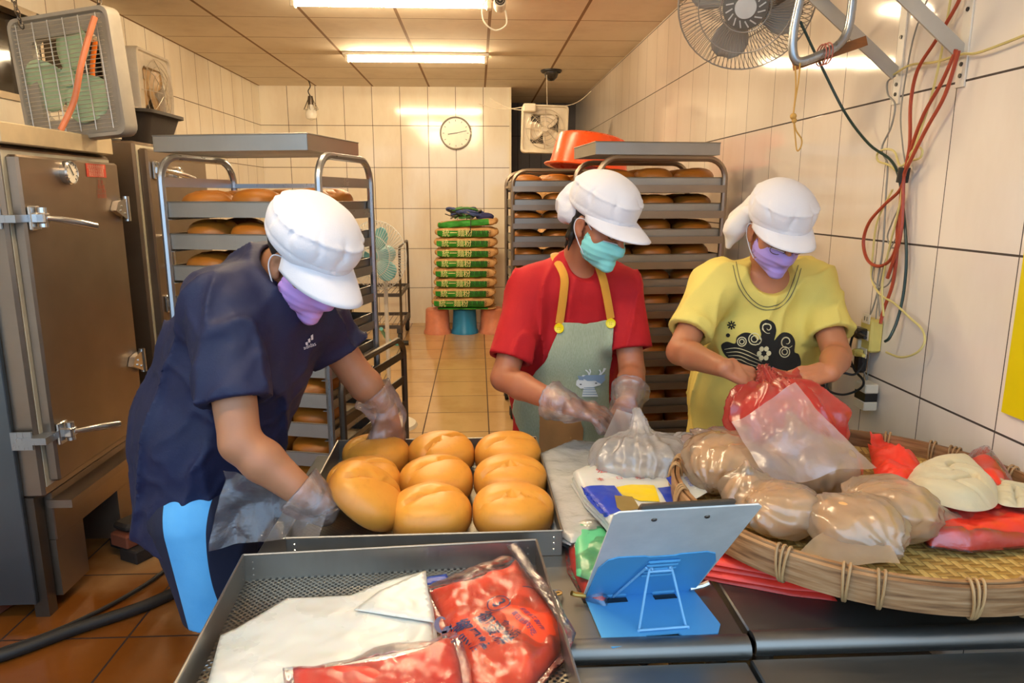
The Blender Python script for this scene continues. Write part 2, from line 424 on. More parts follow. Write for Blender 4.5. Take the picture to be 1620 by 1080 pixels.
fl_m = fl_n.nodes.new('ShaderNodeMath'); fl_m.operation = 'MULTIPLY_ADD'; fl_m.inputs[1].default_value = 1.6; fl_n.links.new(fl_nz.outputs['Fac'], fl_m.inputs[0]); fl_n.links.new(fl_s.outputs['Value'], fl_m.inputs[2])
fl_r = fl_n.nodes.new('ShaderNodeValToRGB'); fl_r.color_ramp.elements[0].position = .0; fl_r.color_ramp.elements[0].color = (.35, .17, .055, 1); fl_r.color_ramp.elements[1].position = 1.; fl_r.color_ramp.elements[1].color = (1, 1, 1, 1)
fl_d = fl_n.nodes.new('ShaderNodeMapRange'); fl_d.inputs[1].default_value = 1.7; fl_d.inputs[2].default_value = 3.1; fl_n.links.new(fl_m.outputs[0], fl_d.inputs[0]); fl_n.links.new(fl_d.outputs[0], fl_r.inputs[0])
fl_x = fl_n.nodes.new('ShaderNodeMix'); fl_x.data_type = 'RGBA'; fl_x.blend_type = 'MULTIPLY'; fl_x.inputs[0].default_value = 1.; fl_n.links.new(fl_src, fl_x.inputs[6]); fl_n.links.new(fl_r.outputs[0], fl_x.inputs[7]); fl_n.links.new(fl_x.outputs[2], fl_b.inputs['Base Color'])
steel('steel_warm', 'a09080', .34); steel('steel_cool', 'b4b8bd', .28, .15, (12, 1, 1)); steel('steel_dark', '6c6258', .4, .35)
steel('table_steel', '8f8d88', .36, .25, (1, 8, 1)); steel('tray_steel', 'a5a29c', .36, .2, (8, 1, 1)); steel('bright_steel', 'd8d8d8', .16, .1)
plain('black_rubber', '1a1817', .6); plain('black_plastic', '1d1c1e', .35); plain('cast_iron', '2a221d', .7, bump=.3)
plain('cream_plastic', 'e3d8c2', .35, var=.06); plain('grey_plastic', 'b8b0a4', .4, var=.08); plain('white_paint', 'e9e2d4', .4, var=.05)
plain('brick_red', '7a4028', .85, bump=.5, bs=30); plain('soot', '241a14', .85, bump=.4)
# ================================================================== ROOM
XL, XR, YB, YA, HC, YF = -2.45, 1.33, 8.54, 9.9, 2.725, .25
def slab(name, x0, x1, y0, y1, z0, z1, mat): return struct(MB().box(x0, x1, y0, y1, z0, z1).build(name, mat))
slab('floor', XL-.1, XR+.1, YF, YA+.1, -.1, 0, M['floor_tile'])
slab('ground', -14, 12, -16, YF, -.12, -.02, plain('pavement', '77756f', .9, bump=.3))
slab('ceiling', XL-.1, XR+.1, YF, YA+.1, HC, HC+.1, M['ceil_tile'])
slab('wall_right', XR, XR+.12, YF, YA+.1, 0, HC, M['right_tile'])
# left wall with the window opening behind the fans
WY0, WY1, WZ0, WZ1 = 3.75, 5.62, 2.0, 2.5
mb = MB()
for (a, b, c, d) in ((YF, WY0, 0, HC), (WY1, YB+.1, 0, HC), (WY0, WY1, 0, WZ0), (WY0, WY1, WZ1, HC)): mb.box(XL-.12, XL, a, b, c, d)
struct(mb.build('wall_left', M['left_tile']))
slab('wall_back', XL-.1, .396, YB, YB+.12, 0, HC, M['back_tile'])
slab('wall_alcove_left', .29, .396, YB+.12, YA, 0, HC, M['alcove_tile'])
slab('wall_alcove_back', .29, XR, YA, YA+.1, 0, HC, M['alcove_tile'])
slab('trim_1', .380, .402, YB-.008, YB+.0, 0, HC, plain('corner_bead', 'e9dcc0', .4))
slab('trim_2', XL, XR, YF, YF+.06, HC-.12, HC, M['steel_dark'])
# window: dark aluminium frame, night-dark glass and a duct behind
wn = struct(MB().box(XL-.09, XL-.075, WY0, WY1, WZ0, WZ1).build('window_1', plain('dark_glass', '1c1713', .08, spec=.8)))
mb = MB()
for a, b, c, d in ((WY0, WY1, WZ0, WZ0+.035), (WY0, WY1, WZ1-.035, WZ1), (WY0, WY0+.03, WZ0, WZ1), (WY1-.03, WY1, WZ0, WZ1), (4.36, 4.39, WZ0, WZ1)): mb.box(XL-.07, XL+.012, a, b, c, d)
mb.build('window_frame', plain('alu_frame', '9a8a74', .4, .6), wn)

# ================================================================== CEILING LIGHTS
TM = emis('tube_glow', TUBE_COL, TUBE_W)
wh = ['back', 'middle', 'near', 'front']
for i, (x0, x1, y) in enumerate(TUBES):
    t = thing('ceiling_light', ['warm glowing tube light on the ceiling, the one nearer the back wall and clock', 'warm glowing tube light cut by the top edge beside the bullet camera', 'warm tube light over the aisle nearer the shopfront', 'warm tube light just inside the shopfront'][i], 'light', ((x0+x1)/2, y, HC), 0)
    hw = (x1-x0)/2
    MB().box(-hw-.02, hw+.02, -.05, .05, -.028, -.0005, bev=.006).build('housing', M['white_paint'], t)
    MB().tube([(-hw+.02, 0, -.052), (hw-.02, 0, -.052)], .024, 10).build('tube', TM, t)
    for s in (-1, 1): MB().box(min(s*hw, s*(hw-.02))-.006, max(s*hw, s*(hw-.02))+.006, -.03, .03, -.085, -.02, bev=.006).build('end_cap', M['cream_plastic'], t)
# ================================================================== SMALL CEILING THINGS
t = thing('surveillance_camera', 'white bullet camera with looped white cable hanging beside the nearer tube', 'camera', (.15, 4.70, HC))
Mx = TR(0, 0, -.075) @ RX(R(78))
MB().lathe([(0, -.02), (.034, -.02), (.038, .0), (.038, .07), (.034, .074)], 20, Mx).build('body', M['white_paint'], t)
MB().lathe([(0, .0765), (.031, .0765), (.031, .072)], 20, Mx).build('lens_plate', M['black_plastic'], t)
mb = MB()
for k in range(14): a = 2*PI*k/14; mb.ball((.022*math.cos(a), .022*math.sin(a), .077), .0034, 6, Mx)
mb.lathe([(0, .0778), (.007, .0778), (.007, .076)], 10, Mx); mb.build('infrared_diodes', M['grey_plastic'], t)
MB().tube([(0, 0, -.04), (0, 0, 0)], .012, 8).build('bracket', M['white_paint'], t)
MB().tube(spline([(-.03, .02, 0), (-.1, .02, -.06), (-.1, .0, -.16), (-.03, 0, -.215), (.04, 0, -.18), (.035, 0, -.1)]), .005, 6).build('cable', M['white_paint'], t)
t = thing('dome_camera', 'small dark dome camera on the ceiling in front of the dark alcove', 'camera', (.744, 7.4, HC))
MB().lathe([(0, -.022), (.095, -.022), (.105, -.012), (.105, -.0005)], 24).build('base', M['black_plastic'], t)
MB().lathe([(0, -.10), (.03, -.095), (.058, -.07), (.07, -.04), (.072, -.022)], 24).build('dome', plain('smoked_dome', '2a2420', .08), t)
t = thing('hanging_bulb', 'bare white bulb in a wire cage hanging by the far left corner', 'lamp', (-1.80, 8.15, HC))
MB().tube(spline([(0, 0, 0), (.015, 0, -.06), (-.01, 0, -.11), (.01, 0, -.16)]), .006, 6).build('cord', M['black_rubber'], t)
MB().lathe([(0, -.16), (.025, -.16), (.032, -.2), (.03, -.25), (0, -.25)], 12, TR(.01, 0, 0)).build('socket', M['steel_dark'], t)
MB().lathe([(.024, -.25), (.03, -.275), (.058, -.32), (.064, -.355), (.05, -.395), (0, -.415)], 16, TR(.01, 0, 0)).build('bulb', plain('bulb_glass', 'fbf6ea', .1), t)
mb = MB()
for k in range(8):
    a = 2*PI*k/8; mb.tube([(.01+.03*math.cos(a), .03*math.sin(a), -.2), (.01+.078*math.cos(a), .078*math.sin(a), -.3), (.01+.03*math.cos(a+.3), .03*math.sin(a+.3), -.31)], .003, 4)
mb.build('wire_cage', M['steel_dark'], t)
# wall clock
cc = at(721, 211, YB); t = thing('wall_clock', 'round white wall clock with silver rim on the tiled back wall', 'clock', (cc.x, YB-.0, cc.z))
W = RX(PI/2)
MB().lathe([(.165, .0), (.182, .0), (.184, .035), (.176, .042), (.165, .03), (.165, .0)], 40, W).build('rim', plain('silver_rim', 'c9c6c0', .25, .7), t)
MB().lathe([(0, .024), (.168, .024), (.168, .001)], 40, W).build('dial', plain('dial', 'efe4cf', .25), t)
mb = MB()
for k in range(12):
    a = 2*PI*k/12; mb.bar((.13*math.cos(a), -.026, .13*math.sin(a)), (.15*math.cos(a), -.026, .15*math.sin(a)), .006, .002, (0, 1, 0))
mb.build('hour_marks', M['black_plastic'], t)
a1, a2 = R(10), R(192)
MB().bar((-.02, -.03, -.004), (.125, -.03, .028), .007, .003, (0, 1, 0)).build('minute_hand', M['black_plastic'], t)
MB().bar((.02, -.028, .004), (-.09, -.028, -.012), .010, .003, (0, 1, 0)).build('hour_hand', M['black_plastic'], t)
# ================================================================== FANS
def blade_ring(mb, n, r0, r1, w, twist, th=.004, M0=None, roundness=1.):
    """n rounded paddle blades in the xz plane, facing -y"""
    for k in range(n):
        A = RY(2*PI*k/n+.35); vs = []; fs = []; NU, NV = 8, 7
        for i in range(NU+1):
            u = i/NU; rr = r0+(r1-r0)*u; hw = w*(math.sin(PI*min(1, (u*.92+.06)))**.5)*(.55+.45*u)
            for j in range(NV+1):
                v = -1+2*j/NV; vs.append((v*hw, -v*hw*twist-.012*v*v, rr-.0*v))
        for i in range(NU):
            for j in range(NV): a = i*(NV+1)+j; fs.append((a, a+1, a+NV+2, a+NV+1))
        mb.add(vs, fs, True, (M0 or Matrix()) @ A)
    return mb
def solid(o, th=.003):
    md = o.modifiers.new('thickness', 'SOLIDIFY'); md.thickness = th; md.offset = 0; return o
def rsq(w, r, n=5):
    """rounded square outline, half size w"""
    o = []
    for (cx, cy, a0) in ((w-r, w-r, 0), (-w+r, w-r, 90), (-w+r, -w+r, 180), (w-r, -w+r, 270)):
        for k in range(n): a = R(a0+90*k/(n-1)); o.append((cx+r*math.cos(a), cy+r*math.sin(a)))
    return o
def loft(mb, rings, M0=None, capa=False, capb=False, sm=True):
    n = len(rings[0]); vs = [p for r_ in rings for p in r_]; fs = []
    for i in range(len(rings)-1):
        for k in range(n): fs.append((i*n+k, i*n+(k+1) % n, (i+1)*n+(k+1) % n, (i+1)*n+k))
    if capa: fs.append(tuple(range(n-1, -1, -1)))
    if capb: fs.append(tuple(range((len(rings)-1)*n, len(rings)*n)))
    return mb.add(vs, fs, sm, M0)
def box_fan(t, hw, dep, hole, mats, grille, back_grille=True, M0=None):
    """square shell fan in the xz plane facing -y; origin at its centre"""
    M0 = M0 or Matrix(); body, blade, wire = mats
    o = rsq(hw, hw*.16); n = len(o); rings = []
    for (s_, y) in ((1., dep), (1., 0.012), (.985, 0), (.93, 0), (.91, .018)): rings.append([(x*s_, y, z*s_) for x, z in o])
    circ = lambda rr, y: [(rr*x/math.hypot(x, z), y, rr*z/math.hypot(x, z)) for x, z in o]
    o2 = []
    mb = MB(); loft(mb, rings+[circ(hole, .018), circ(hole*.97, dep*.8)], M0); mb.build('shell', body, t)
    mb = MB(); blade_ring(mb, 3, hole*.08, hole*.96, hole*.60, .22, M0=M0 @ TR(0, dep*.45, 0)); solid(mb.build('blades', blade, t))
    MB().lathe([(0, -.02), (hole*.10, -.02), (hole*.17, -.008), (hole*.18, .02), (0, .02)], 20, M0 @ TR(0, dep*.45, 0) @ RX(PI/2)).build('hub', blade, t)
    mb = MB()
    if grille == 'bars':
        for k in range(-13, 14):
            z = k*hw*.066; mb.tube([(-hw*.86, -.004, z), (hw*.86, -.004, z)], .0016, 5, M=M0)
        for k in (-2.6, -1.5, -.5, .5, 1.5, 2.6): mb.tube([(k*hw*.3, -.007, -hw*.88), (k*hw*.3, -.007, hw*.88)], .0024, 5, M=M0)
    else:
        for rr in np.linspace(.18, 1.03, 9 if grille == 'fine' else 5):
            mb.tube([(hole*rr*math.cos(a), -.02-.03*(1-rr), hole*rr*math.sin(a)) for a in np.linspace(0, 2*PI, 33)[:-1]], .0022, 5, M=M0, close=True)
        for a in np.linspace(0, 2*PI, 9)[:-1]:
            mb.tube([(hole*.12*math.cos(a), -.05, hole*.12*math.sin(a)), (hole*.7*math.cos(a), -.035, hole*.7*math.sin(a)), (hole*1.06*math.cos(a), .005, hole*1.06*math.sin(a))], .0028, 5, M=M0)
    mb.build('grille', wire, t)
    if back_grille:
        mb = MB()
        for rr in np.linspace(.15, .98, 10): mb.tube([(hole*rr*math.cos(a), dep*.85, hole*rr*math.sin(a)) for a in np.linspace(0, 2*PI, 33)[:-1]], .003, 5, M=M0, close=True)
        for a in np.linspace(0, 2*PI, 13)[:-1]: mb.tube([(0, dep*.86, 0), (hole*math.cos(a), dep*.86, hole*math.sin(a))], .003, 5, M=M0)
        mb.build('rear_grille', wire, t)
# grey box fan with green blades propped above the steamer, held by chains
p = at(104, 121, 2.95)
t = thing('box_fan', 'large grey square fan with three pale green blades propped above the near steel steamer', 'fan', p)
box_fan(t, .235, .060, .200, (plain('fan_grey', 'a39a8c', .45), plain('green_blade', 'bfd8ae', .2, spec=.6, trans=.15), plain('wire_pale', 'c9bfae', .35, .5)), 'bars', False, RZ(R(-16)) @ RY(R(-4)))
t = thing('chain', 'thin steel chain holding the large grey fan from the ceiling, left one', 'chain', (at(35, 60, 2.96)))
def chain(t, a, b, n=26):
    a, b = Vector(a), Vector(b); mb = MB(); d = (b-a)/n; q = d.to_track_quat('Z', 'Y').to_matrix().to_4x4()
    for k in range(n):
        c = a+d*(k+.5); l = d.length*.72
        mb.tube([(l*.5*math.cos(x), 0, l*math.sin(x)) for x in np.linspace(0, 2*PI, 9)[:-1]], l*.16, 4, M=TR(c) @ q @ RZ(PI/2*(k % 2)), close=True)
    return mb
p0 = at(35, 44, 2.96); p1 = Vector((p0.x-.16, p0.y+.1, HC)); chain(t, (0, 0, 0), p1-p0).build('links', M['steel_dark'], t); t.location = p0
p0 = at(152, 35, 2.93); p1 = Vector((p0.x+.06, p0.y+.2, HC)); t = thing('chain', 'thin steel chain holding the large grey fan from the ceiling, right one', 'chain', p0)
chain(t, (0, 0, 0), p1-p0).build('links', M['steel_dark'], t)
mb = MB(); pts = spline([at(150, 27, 2.86), at(140, 60, 2.84), at(128, 105, 2.82), at(117, 160, 2.82), at(96, 206, 2.80)])
tag(mb.tube(pts, .011, 8).build('rubber_hose', plain('orange_strap', 'e08458', .5, var=.2)), 'faded orange hose hanging in front of the large grey fan', 'hose')
mb = MB(); pts = spline([at(151, 64, 3.2), at(146, 110, 3.2), at(150, 150, 3.2), at(140, 200, 3.15), at(139, 222, 3.08)])
tag(mb.tube(pts, .010, 8).build('rubber_hose', plain('orange_hose', 'e87410', .4)), 'bright orange gas hose hanging behind the large grey fan', 'hose')
# exhaust fan standing out of the window, seen side-on
pn = atx(222, 130, XL+.12); pf = atx(277, 130, XL+.12)
t = thing('exhaust_fan', 'white square exhaust fan with round wire guard fixed over the left window', 'fan', (XL+.125, (pn.y+pf.y)/2-.05, 2.235))
box_fan(t, .285, .125, .225, (plain('fan_white', 'cdc3b2', .45, var=.15), plain('tan_blade', 'b59468', .3), M['wire_pale']), 'web', True, RZ(PI/2))
# fan hung in the alcove by strings
p = at(862, 204, 7.0)
t = thing('box_fan', 'white square fan with three cream blades hung by strings before the dark alcove', 'fan', p)
box_fan(t, .222, .09, .175, (plain('fan_cream', 'ddd2ba', .4), plain('cream_blade', 'e9dcc4', .3), M['wire_pale']), 'web', True, RY(R(1.5)))
MB().box(-.21, -.09, -.07, -.01, .15, .225, bev=.01).build('speed_switch', M['cream_plastic'], t)
mb = MB()
for a, b in (((-.2, 0, .2), (-.62, 1.1, .36)), ((-.2, 0, .17), (-.50, .9, .40)), ((.17, .0, .21), (.45, .1, .36)), ((.02, 0, .21), (.05, .4, HC-p.z))):
    a, b = Vector(a), Vector(b); mb.tube([a+(b-a)*u-Vector((0, 0, .035*math.sin(PI*u))) for u in np.linspace(0, 1, 9)], .0035, 5)
mb.build('strings', plain('string', 'e8ddc8', .7), t)
# standing fan behind the left rack
p = at(596, 404, 4.5)
t = thing('standing_fan', 'white standing fan with round wire cage half hidden behind the left tray rack', 'fan', (p.x, p.y, 0), R(-25))
def cage(mb, r, d, n, rings, M0, wr=.0016):
    for a in np.linspace(0, 2*PI, n+1)[:-1]:
        mb.tube([(r*u*math.cos(a+u*.3), -d*math.sqrt(max(0, 1-u*u)), r*u*math.sin(a+u*.3)) for u in (.25, .5, .75, .92, 1.)], wr, 4, M=M0)
        mb.tube([(r*u*math.cos(a), d*.8*math.sqrt(max(0, 1-u*u)), r*u*math.sin(a)) for u in (.25, .6, .85, 1.)], wr, 4, M=M0)
    for u in rings: mb.tube([(r*u*math.cos(a), -d*math.sqrt(max(0, 1-u*u)), r*u*math.sin(a)) for a in np.linspace(0, 2*PI, 41)[:-1]], wr*1.6, 5, M=M0, close=True)
    return mb
H0 = TR(0, 0, p.z)
cage(MB(), .215, .07, 60, (.25, .6, 1.), H0).build('cage', plain('cage_white', 'd9dcd8', .35), t)
mb = MB(); blade_ring(mb, 3, .04, .18, .075, .3, M0=H0); solid(mb.build('blades', plain('aqua_blade', '7fc0c4', .25), t))
MB().ball((0, .1, p.z), (.06, .09, .06), 14).build('motor', plain('fan_blue', '8fc4cc', .3), t)
MB().tube([(0, .09, p.z-.05), (0, .09, .03)], .014, 10).build('pole', M['white_paint'], t)
MB().lathe([(0, .045), (.05, .042), (.17, .02), (.18, .0), (0, 0)], 24, TR(0, .09, 0)).build('base', M['white_paint'], t)
# big fan up by the right wall
p = at(1180, 2, 2.55)
t = thing('wall_fan', 'round grey wire-caged fan cut by the top edge beside the right wall', 'fan', p)
Q = Matrix.LocRotScale(None, Vector((-.35, -1, -.52)).to_track_quat('-Y', 'Z'), None)
cage(MB(), .225, .08, 90, (.36, .68, 1., .985), Q, .0014).build('cage', plain('cage_grey', '9d9790', .4, .3), t)
MB().lathe([(0, .088), (.05, .088), (.072, .08), (.075, .065), (0, .06)], 28, Q @ RX(PI/2)).build('hub_ring', plain('hub_grey', '6b6864', .4), t)
MB().lathe([(0, .094), (.034, .092), (.036, .085)], 24, Q @ RX(PI/2)).build('badge', plain('badge_silver', 'cfcfcf', .3), t)
mb = MB()
for k in range(16): a = 2*PI*k/16; mb.bar((.042*math.cos(a), -.090, .042*math.sin(a)), (.064*math.cos(a+.2), -.086, .064*math.sin(a+.2)), .004, .003, (0, 1, 0), Q)
mb.build('vents', M['badge_silver'], t)
mb = MB(); blade_ring(mb, 4, .05, .19, .08, .25, M0=Q); solid(mb.build('blades', plain('grey_blade', 'a9a59e', .3), t))
MB().ball((0, .12, 0), (.07, .1, .07), 14, Q).build('motor', M['hub_grey'], t)
qv = Q @ Vector((0, .2, 0)); MB().tube([qv, qv+Vector((.08, .12, .06)), Vector((XR-p.x-.004, qv.y+.12, qv.z+.1))], .016, 8).build('mount_arm', M['hub_grey'], t)

# ================================================================== STEAMERS ON THE LEFT
def clamp_handle(t, M0, name='latch'):
    """cam latch with a lever; local: x out of the door, y along it (away), z up"""
    o = MB().box(0, .012, -.035, .02, -.04, .04, M0, bev=.003).lathe([(.0, -.03), (.014, -.03), (.014, .035), (0, .035)], 12, M0 @ TR(.03, 0, 0)).box(.005, .045, -.02, .018, -.018, .018, M0, bev=.005).build(name, M['bright_steel'], t)
    MB().tube([M0 @ Vector(v) for v in ((.04, 0, 0), (.065, .05, -.008), (.085, .12, -.02), (.10, .19, -.035))], [.008, .011, .013, .013], 10).build('lever', M['bright_steel'], o)
    return o
def hinge(t, M0):
    o = MB().prism([(-.085, -.005), (-.06, .03), (.0, .042), (.018, .04), (.018, -.04), (0, -.042)], 0, .024, M0 @ Matrix(((0, 0, 1, 0), (1, 0, 0, 0), (0, 1, 0, 0), (0, 0, 0, 1)))).tube([M0 @ Vector((.018, .018, -.05)), M0 @ Vector((.018, .018, .052))], .013, 10)
    for a, b in ((-.035, .012), (-.01, -.018), (-.045, -.006)): o.tube([M0 @ Vector((.02, a, b)), M0 @ Vector((.028, a, b))], .005, 8)
    return o.build('hinge', M['bright_steel'], t)
def gauge(t, M0, r):
    o = MB().lathe([(0, 0), (r, 0), (r*1.02, .02), (r*.9, .026), (r*.88, .02), (0, .02)], 28, M0 @ RY(PI/2)).build('gauge', M['bright_steel'], t)
    MB().lathe([(0, .0215), (r*.87, .0215), (r*.87, .019)], 28, M0 @ RY(PI/2)).build('dial', M['dial'], o)
    mb = MB()
    for k in range(11): a = R(-45+27*k); mb.bar(M0 @ Vector((.0225, r*.65*math.cos(a), r*.65*math.sin(a))), M0 @ Vector((.0225, r*.82*math.cos(a), r*.82*math.sin(a))), .0025, .001, (1, 0, 0))
    mb.bar(M0 @ Vector((.024, .2*r, -.2*r)), M0 @ Vector((.024, -.35*r, .6*r)), .004, .001, (1, 0, 0)); mb.build('needle', M['black_plastic'], o)
def steamer(name, label, x1, y0, y1, z0, z1, dep=.8):
    t = thing(name, label, 'steamer', (x1, y0, 0)); L = y1-y0
    MB().box(-dep, -.03, 0, L, z0, z1, bev=.01).build('body', M['steel_warm'], t)
    d = MB().box(-.03, .012, .03, L-.02, z0+.05, z1-.03, bev=.008).build('door', M['steel_warm'], t)
    MB().box(-.036, -.028, .016, L-.008, z0+.036, z1-.016).build('seal', plain('seal', 'c9bfa6', .7), t)
    return t, d, L
t, d, L = steamer('steamer_cabinet', 'big stainless steel steamer cabinet with a dial, latches and red label at far left', -1.50, 2.42, 3.13, .46, 1.665)
t1 = t
MB().box(-.85, .0, -.02, L-.02, 1.668, 1.735, bev=.004).build('top_duct', plain('duct_cream', 'cdbb98', .4, .3), t)
MB().box(-.82, -.045, .06, L-.03, .27, .458, bev=.004).box(-.82, -.05, L-.2, L-.03, .05, .27).box(-.82, -.05, .06, .24, .05, .27).build('burner_frame', M['steel_warm'], t)
MB().box(-.06, .03, .05, L-.02, .40, .43).build('drip_ledge', M['steel_warm'], t)
for yy in (.0, L-.06): MB().box(-.12, -.07, yy, yy+.05, .0, .46).build('leg', M['steel_dark'], t)
MB().box(-.85, -.10, -.02, .0, .06, 1.66, bev=.003).build('side_panel', steel('side_blue', '6f7880', .35, .2), t)
for z in (1.43, .68):
    clamp_handle(t, TR(.014, .075, z))
    MB().box(-.10, -.03, -.028, -.02, z-.032, z+.032).box(-.08, .02, -.034, .07, z-.012, z+.012).build('latch_plate', M['steel_cool'], t)
for z in (1.45, .80): hinge(t, TR(.014, L-.04, z))
gauge(t, TR(.012, .30, 1.585), .042)
ob = MB().box(.0125, .0140, .44, .585, 1.575, 1.625).build('warning_label', plain('label_red', 'c8381e', .5), t)
mat_lt = plain('label_print', 'e9b9a0', .6); mat_lr = plain('label_redprint', 'b0402a', .6)
YZ = Matrix(((0, 0, 1, 0), (1, 0, 0, 0), (0, 1, 0, 0), (0, 0, 0, 1)))
for k, s_ in enumerate(('注意安全使用前請', '先檢查水位高壓', '蒸氣危險勿觸摸')): text('lettering', s_, .016, TR(.0145, .51, 1.613-.015*k) @ YZ, mat_lt, ob)
for k, s_ in enumerate(('瓦 斯', '蒸氣櫃', '小心燙手', '請勿靠近')): text('lettering', s_, .018, TR(.0135, .535, 1.555-.018*k) @ YZ, mat_lr, ob)
t, d, L = steamer('steamer_cabinet', 'second stainless steel steamer cabinet standing behind the first, left of the tray rack', -1.5, 3.36, 4.12, .30, 1.745)
for z in (1.0, 1.62): clamp_handle(t, TR(.014, .1, z))
MB().tube([(.012, .12, 1.32), (.05, .12, 1.31), (.05, .12, 1.18), (.012, .12, 1.17)], .009, 8).build('pull_handle', M['bright_steel'], t)
gauge(t, TR(.012, .34, 1.60), .045); hinge(t, TR(.014, .05, .62))
for yy in (.03, L-.08): MB().box(-.12, -.07, yy, yy+.05, 0, .30).build('leg', M['steel_dark'], t)
mb = MB(); o4 = rsq(.17, .05)
loft(mb, [[(x*s, y*s*1.2, z) for x, y in o4] for s, z in ((.75, 0), (1.0, .14), (1.12, .145), (1.12, .16), (.95, .16), (.8, .03))], None, True, True)
o = tag(mb.build('roasting_pan', M['cast_iron']), 'deep dark burnt pan resting on the second steamer', 'pan'); o.location = (-1.72, 3.78, 1.747)
o = tag(MB().box(-.12, .12, -.3, .3, 0, .014).build('metal_plate', M['steel_warm']), 'flat metal sheet resting on the dark burnt pan', 'plate'); o.location = (-1.75, 3.80, 1.909)
o = tag(MB().box(-.03, .03, -.025, .025, 0, .075, bev=.012).build('plastic_bottle', M['cream_plastic']), 'small cream plastic block beside the dark pan', 'block'); o.location = (-1.66, 3.46, 1.747)
# plumbing on the far side
o = tag(MB().box(-2.44, -2.30, 4.2, 5.2, 1.70, 1.80).build('metal_duct', M['duct_cream']), 'pale metal duct running along the left wall below the exhaust fan', 'duct')
# bricks, burner and black cables on the floor
def brick(loc, rz, label, m='brick_red'):
    o = tag(MB().box(-.11, .11, -.052, .052, 0, .058, bev=.006).build('brick', M[m]), label, 'brick', 'bricks under the steamer'); o.location = loc; o.rotation_euler = (0, 0, rz); return o
brick((-1.42, 2.90, .0), R(62), 'dark sooty brick on the floor under the burner, nearer the aisle', 'soot')
brick((-1.52, 3.02, .0), R(62), 'sooty brick on the floor farther under the steamer', 'soot')
brick((-1.46, 2.92, .059), R(62), 'reddish brick on top of the sooty brick under the burner')
brick((-1.80, 2.50, .0), R(80), 'reddish brick beside the front leg of the steamer')
brick((-1.93, 2.44, .0), R(85), 'dark brick at the left edge under the steamer', 'soot')
t = thing('gas_burner', 'black gas burner control lying on the bricks beneath the steamer', 'burner', (-1.44, 2.99, .119), R(62))
MB().box(-.16, .11, -.05, .05, 0, .035, bev=.012).build('body', M['cast_iron'], t)
MB().lathe([(0, -.018), (.026, -.018), (.026, .022), (0, .022)], 16, TR(.13, .0, .02) @ RX(PI/2)).build('valve', plain('valve_label', 'b98a6a', .5), t)
MB().tube(spline([(.1, 0, .03), (.2, .02, .0), (.26, 0, -.06)]), .018, 8).build('nozzle', M['cast_iron'], t)
pts = [(-1.20, 3.1, .13), (-1.12, 2.86, .05), (-1.10, 2.66, .025), (-1.22, 2.46, .022), (-1.42, 2.30, .022), (-1.62, 2.14, .022), (-1.9, 2.08, .022), (-2.2, 2.1, .022)]
tag(MB().tube(spline(pts), .021, 10).build('gas_hose', M['black_rubber']), 'thick black hose snaking over the brown floor from the burner', 'hose')
pts = [(-1.24, 3.0, .02), (-1.28, 2.72, .012), (-1.36, 2.5, .012), (-1.5, 2.30, .012), (-1.72, 2.12, .012), (-1.8, 1.95, .012), (-1.9, 1.8, .012)]
tag(MB().tube(spline(pts), .008, 8).build('thin_cable', M['black_rubber']), 'thin black cable lying beside the thick hose', 'cable')
# ================================================================== TRAYS, BUNS AND RACKS
perforated('perf_steel', 'aaa598', .0130, .0130, .0033)
TW, TD, TH = .60, .46, .056
def tray_parts(t, W=TW, D=TD, H=TH, mat=None, fine=True):
    mb = MB(); th = .0016
    for (x0, x1, y0, y1) in ((-W/2, W/2, -D/2, -D/2+th), (-W/2, W/2, D/2-th, D/2), (-W/2, -W/2+th, -D/2, D/2), (W/2-th, W/2, -D/2, D/2)): mb.box(x0, x1, y0, y1, 0, H)
    r = .0028
    for a, b in (((-1, -1), (1, -1)), ((1, -1), (1, 1)), ((1, 1), (-1, 1)), ((-1, 1), (-1, -1))): mb.tube([(a[0]*W/2, a[1]*D/2, H), (b[0]*W/2, b[1]*D/2, H)], r, 6)
    wl = mb.build('walls', mat or M['tray_steel'], t)
    MB().box(-W/2+th, W/2-th, -D/2+th, D/2-th, 0.001, .003).build('perforated_base', M['perf_steel'], t)
    if fine:
        mb = MB()
        for sx in (-1, 1):
            for sy in (-1, 1):
                for k in range(3):
                    mb.ball((sx*(W/2-.018), sy*(D/2), .014+.014*k), (.0035, .0022, .0035), 6); mb.ball((sx*W/2, sy*(D/2-.018), .014+.014*k), (.0022, .0035, .0035), 6)
        mb.build('rivets', M['bright_steel'], t)
    return t
ptray = thing('baking_tray', 'x', 'tray'); tray_parts(ptray, fine=False); ptray_used = []
def put_tray(loc, rz, label, group):
    if not ptray_used: ptray_used.append(1); t = ptray; t.location = loc; t.rotation_euler = (0, 0, rz); tag(t, label, None, group); return t
    return dup(ptray, loc, rz, label, group)
def bun_mat(name, top, side, base):
    m = NT(name); tc = m.n('ShaderNodeTexCoord').outputs['Object']; sep = m.n('ShaderNodeSeparateXYZ'); m.l(tc, sep.inputs[0])
    n = m.noise(7, 5); n2 = m.noise(45, 4)
    h = m.math('ADD', m.math('MULTIPLY', sep.outputs[2], 10.), m.math('MULTIPLY', n, .5))
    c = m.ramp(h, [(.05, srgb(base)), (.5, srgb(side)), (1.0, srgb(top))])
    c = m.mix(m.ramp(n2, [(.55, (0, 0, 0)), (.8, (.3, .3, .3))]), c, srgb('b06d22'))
    m.set(Base_Color=c, Roughness=.42, Subsurface_Weight=.15, Subsurface_Radius=(.02, .01, .004), Subsurface_Scale=1.); m.bump(m.noise(90, 3), .12, .002)
    MATS[name] = m.m; return m.m
bun_mat('bun', 'dc9636', 'bd7a30', 'd2a468'); bun_mat('bun_dark', 'b06a1e', '9c6426', 'a87a44')
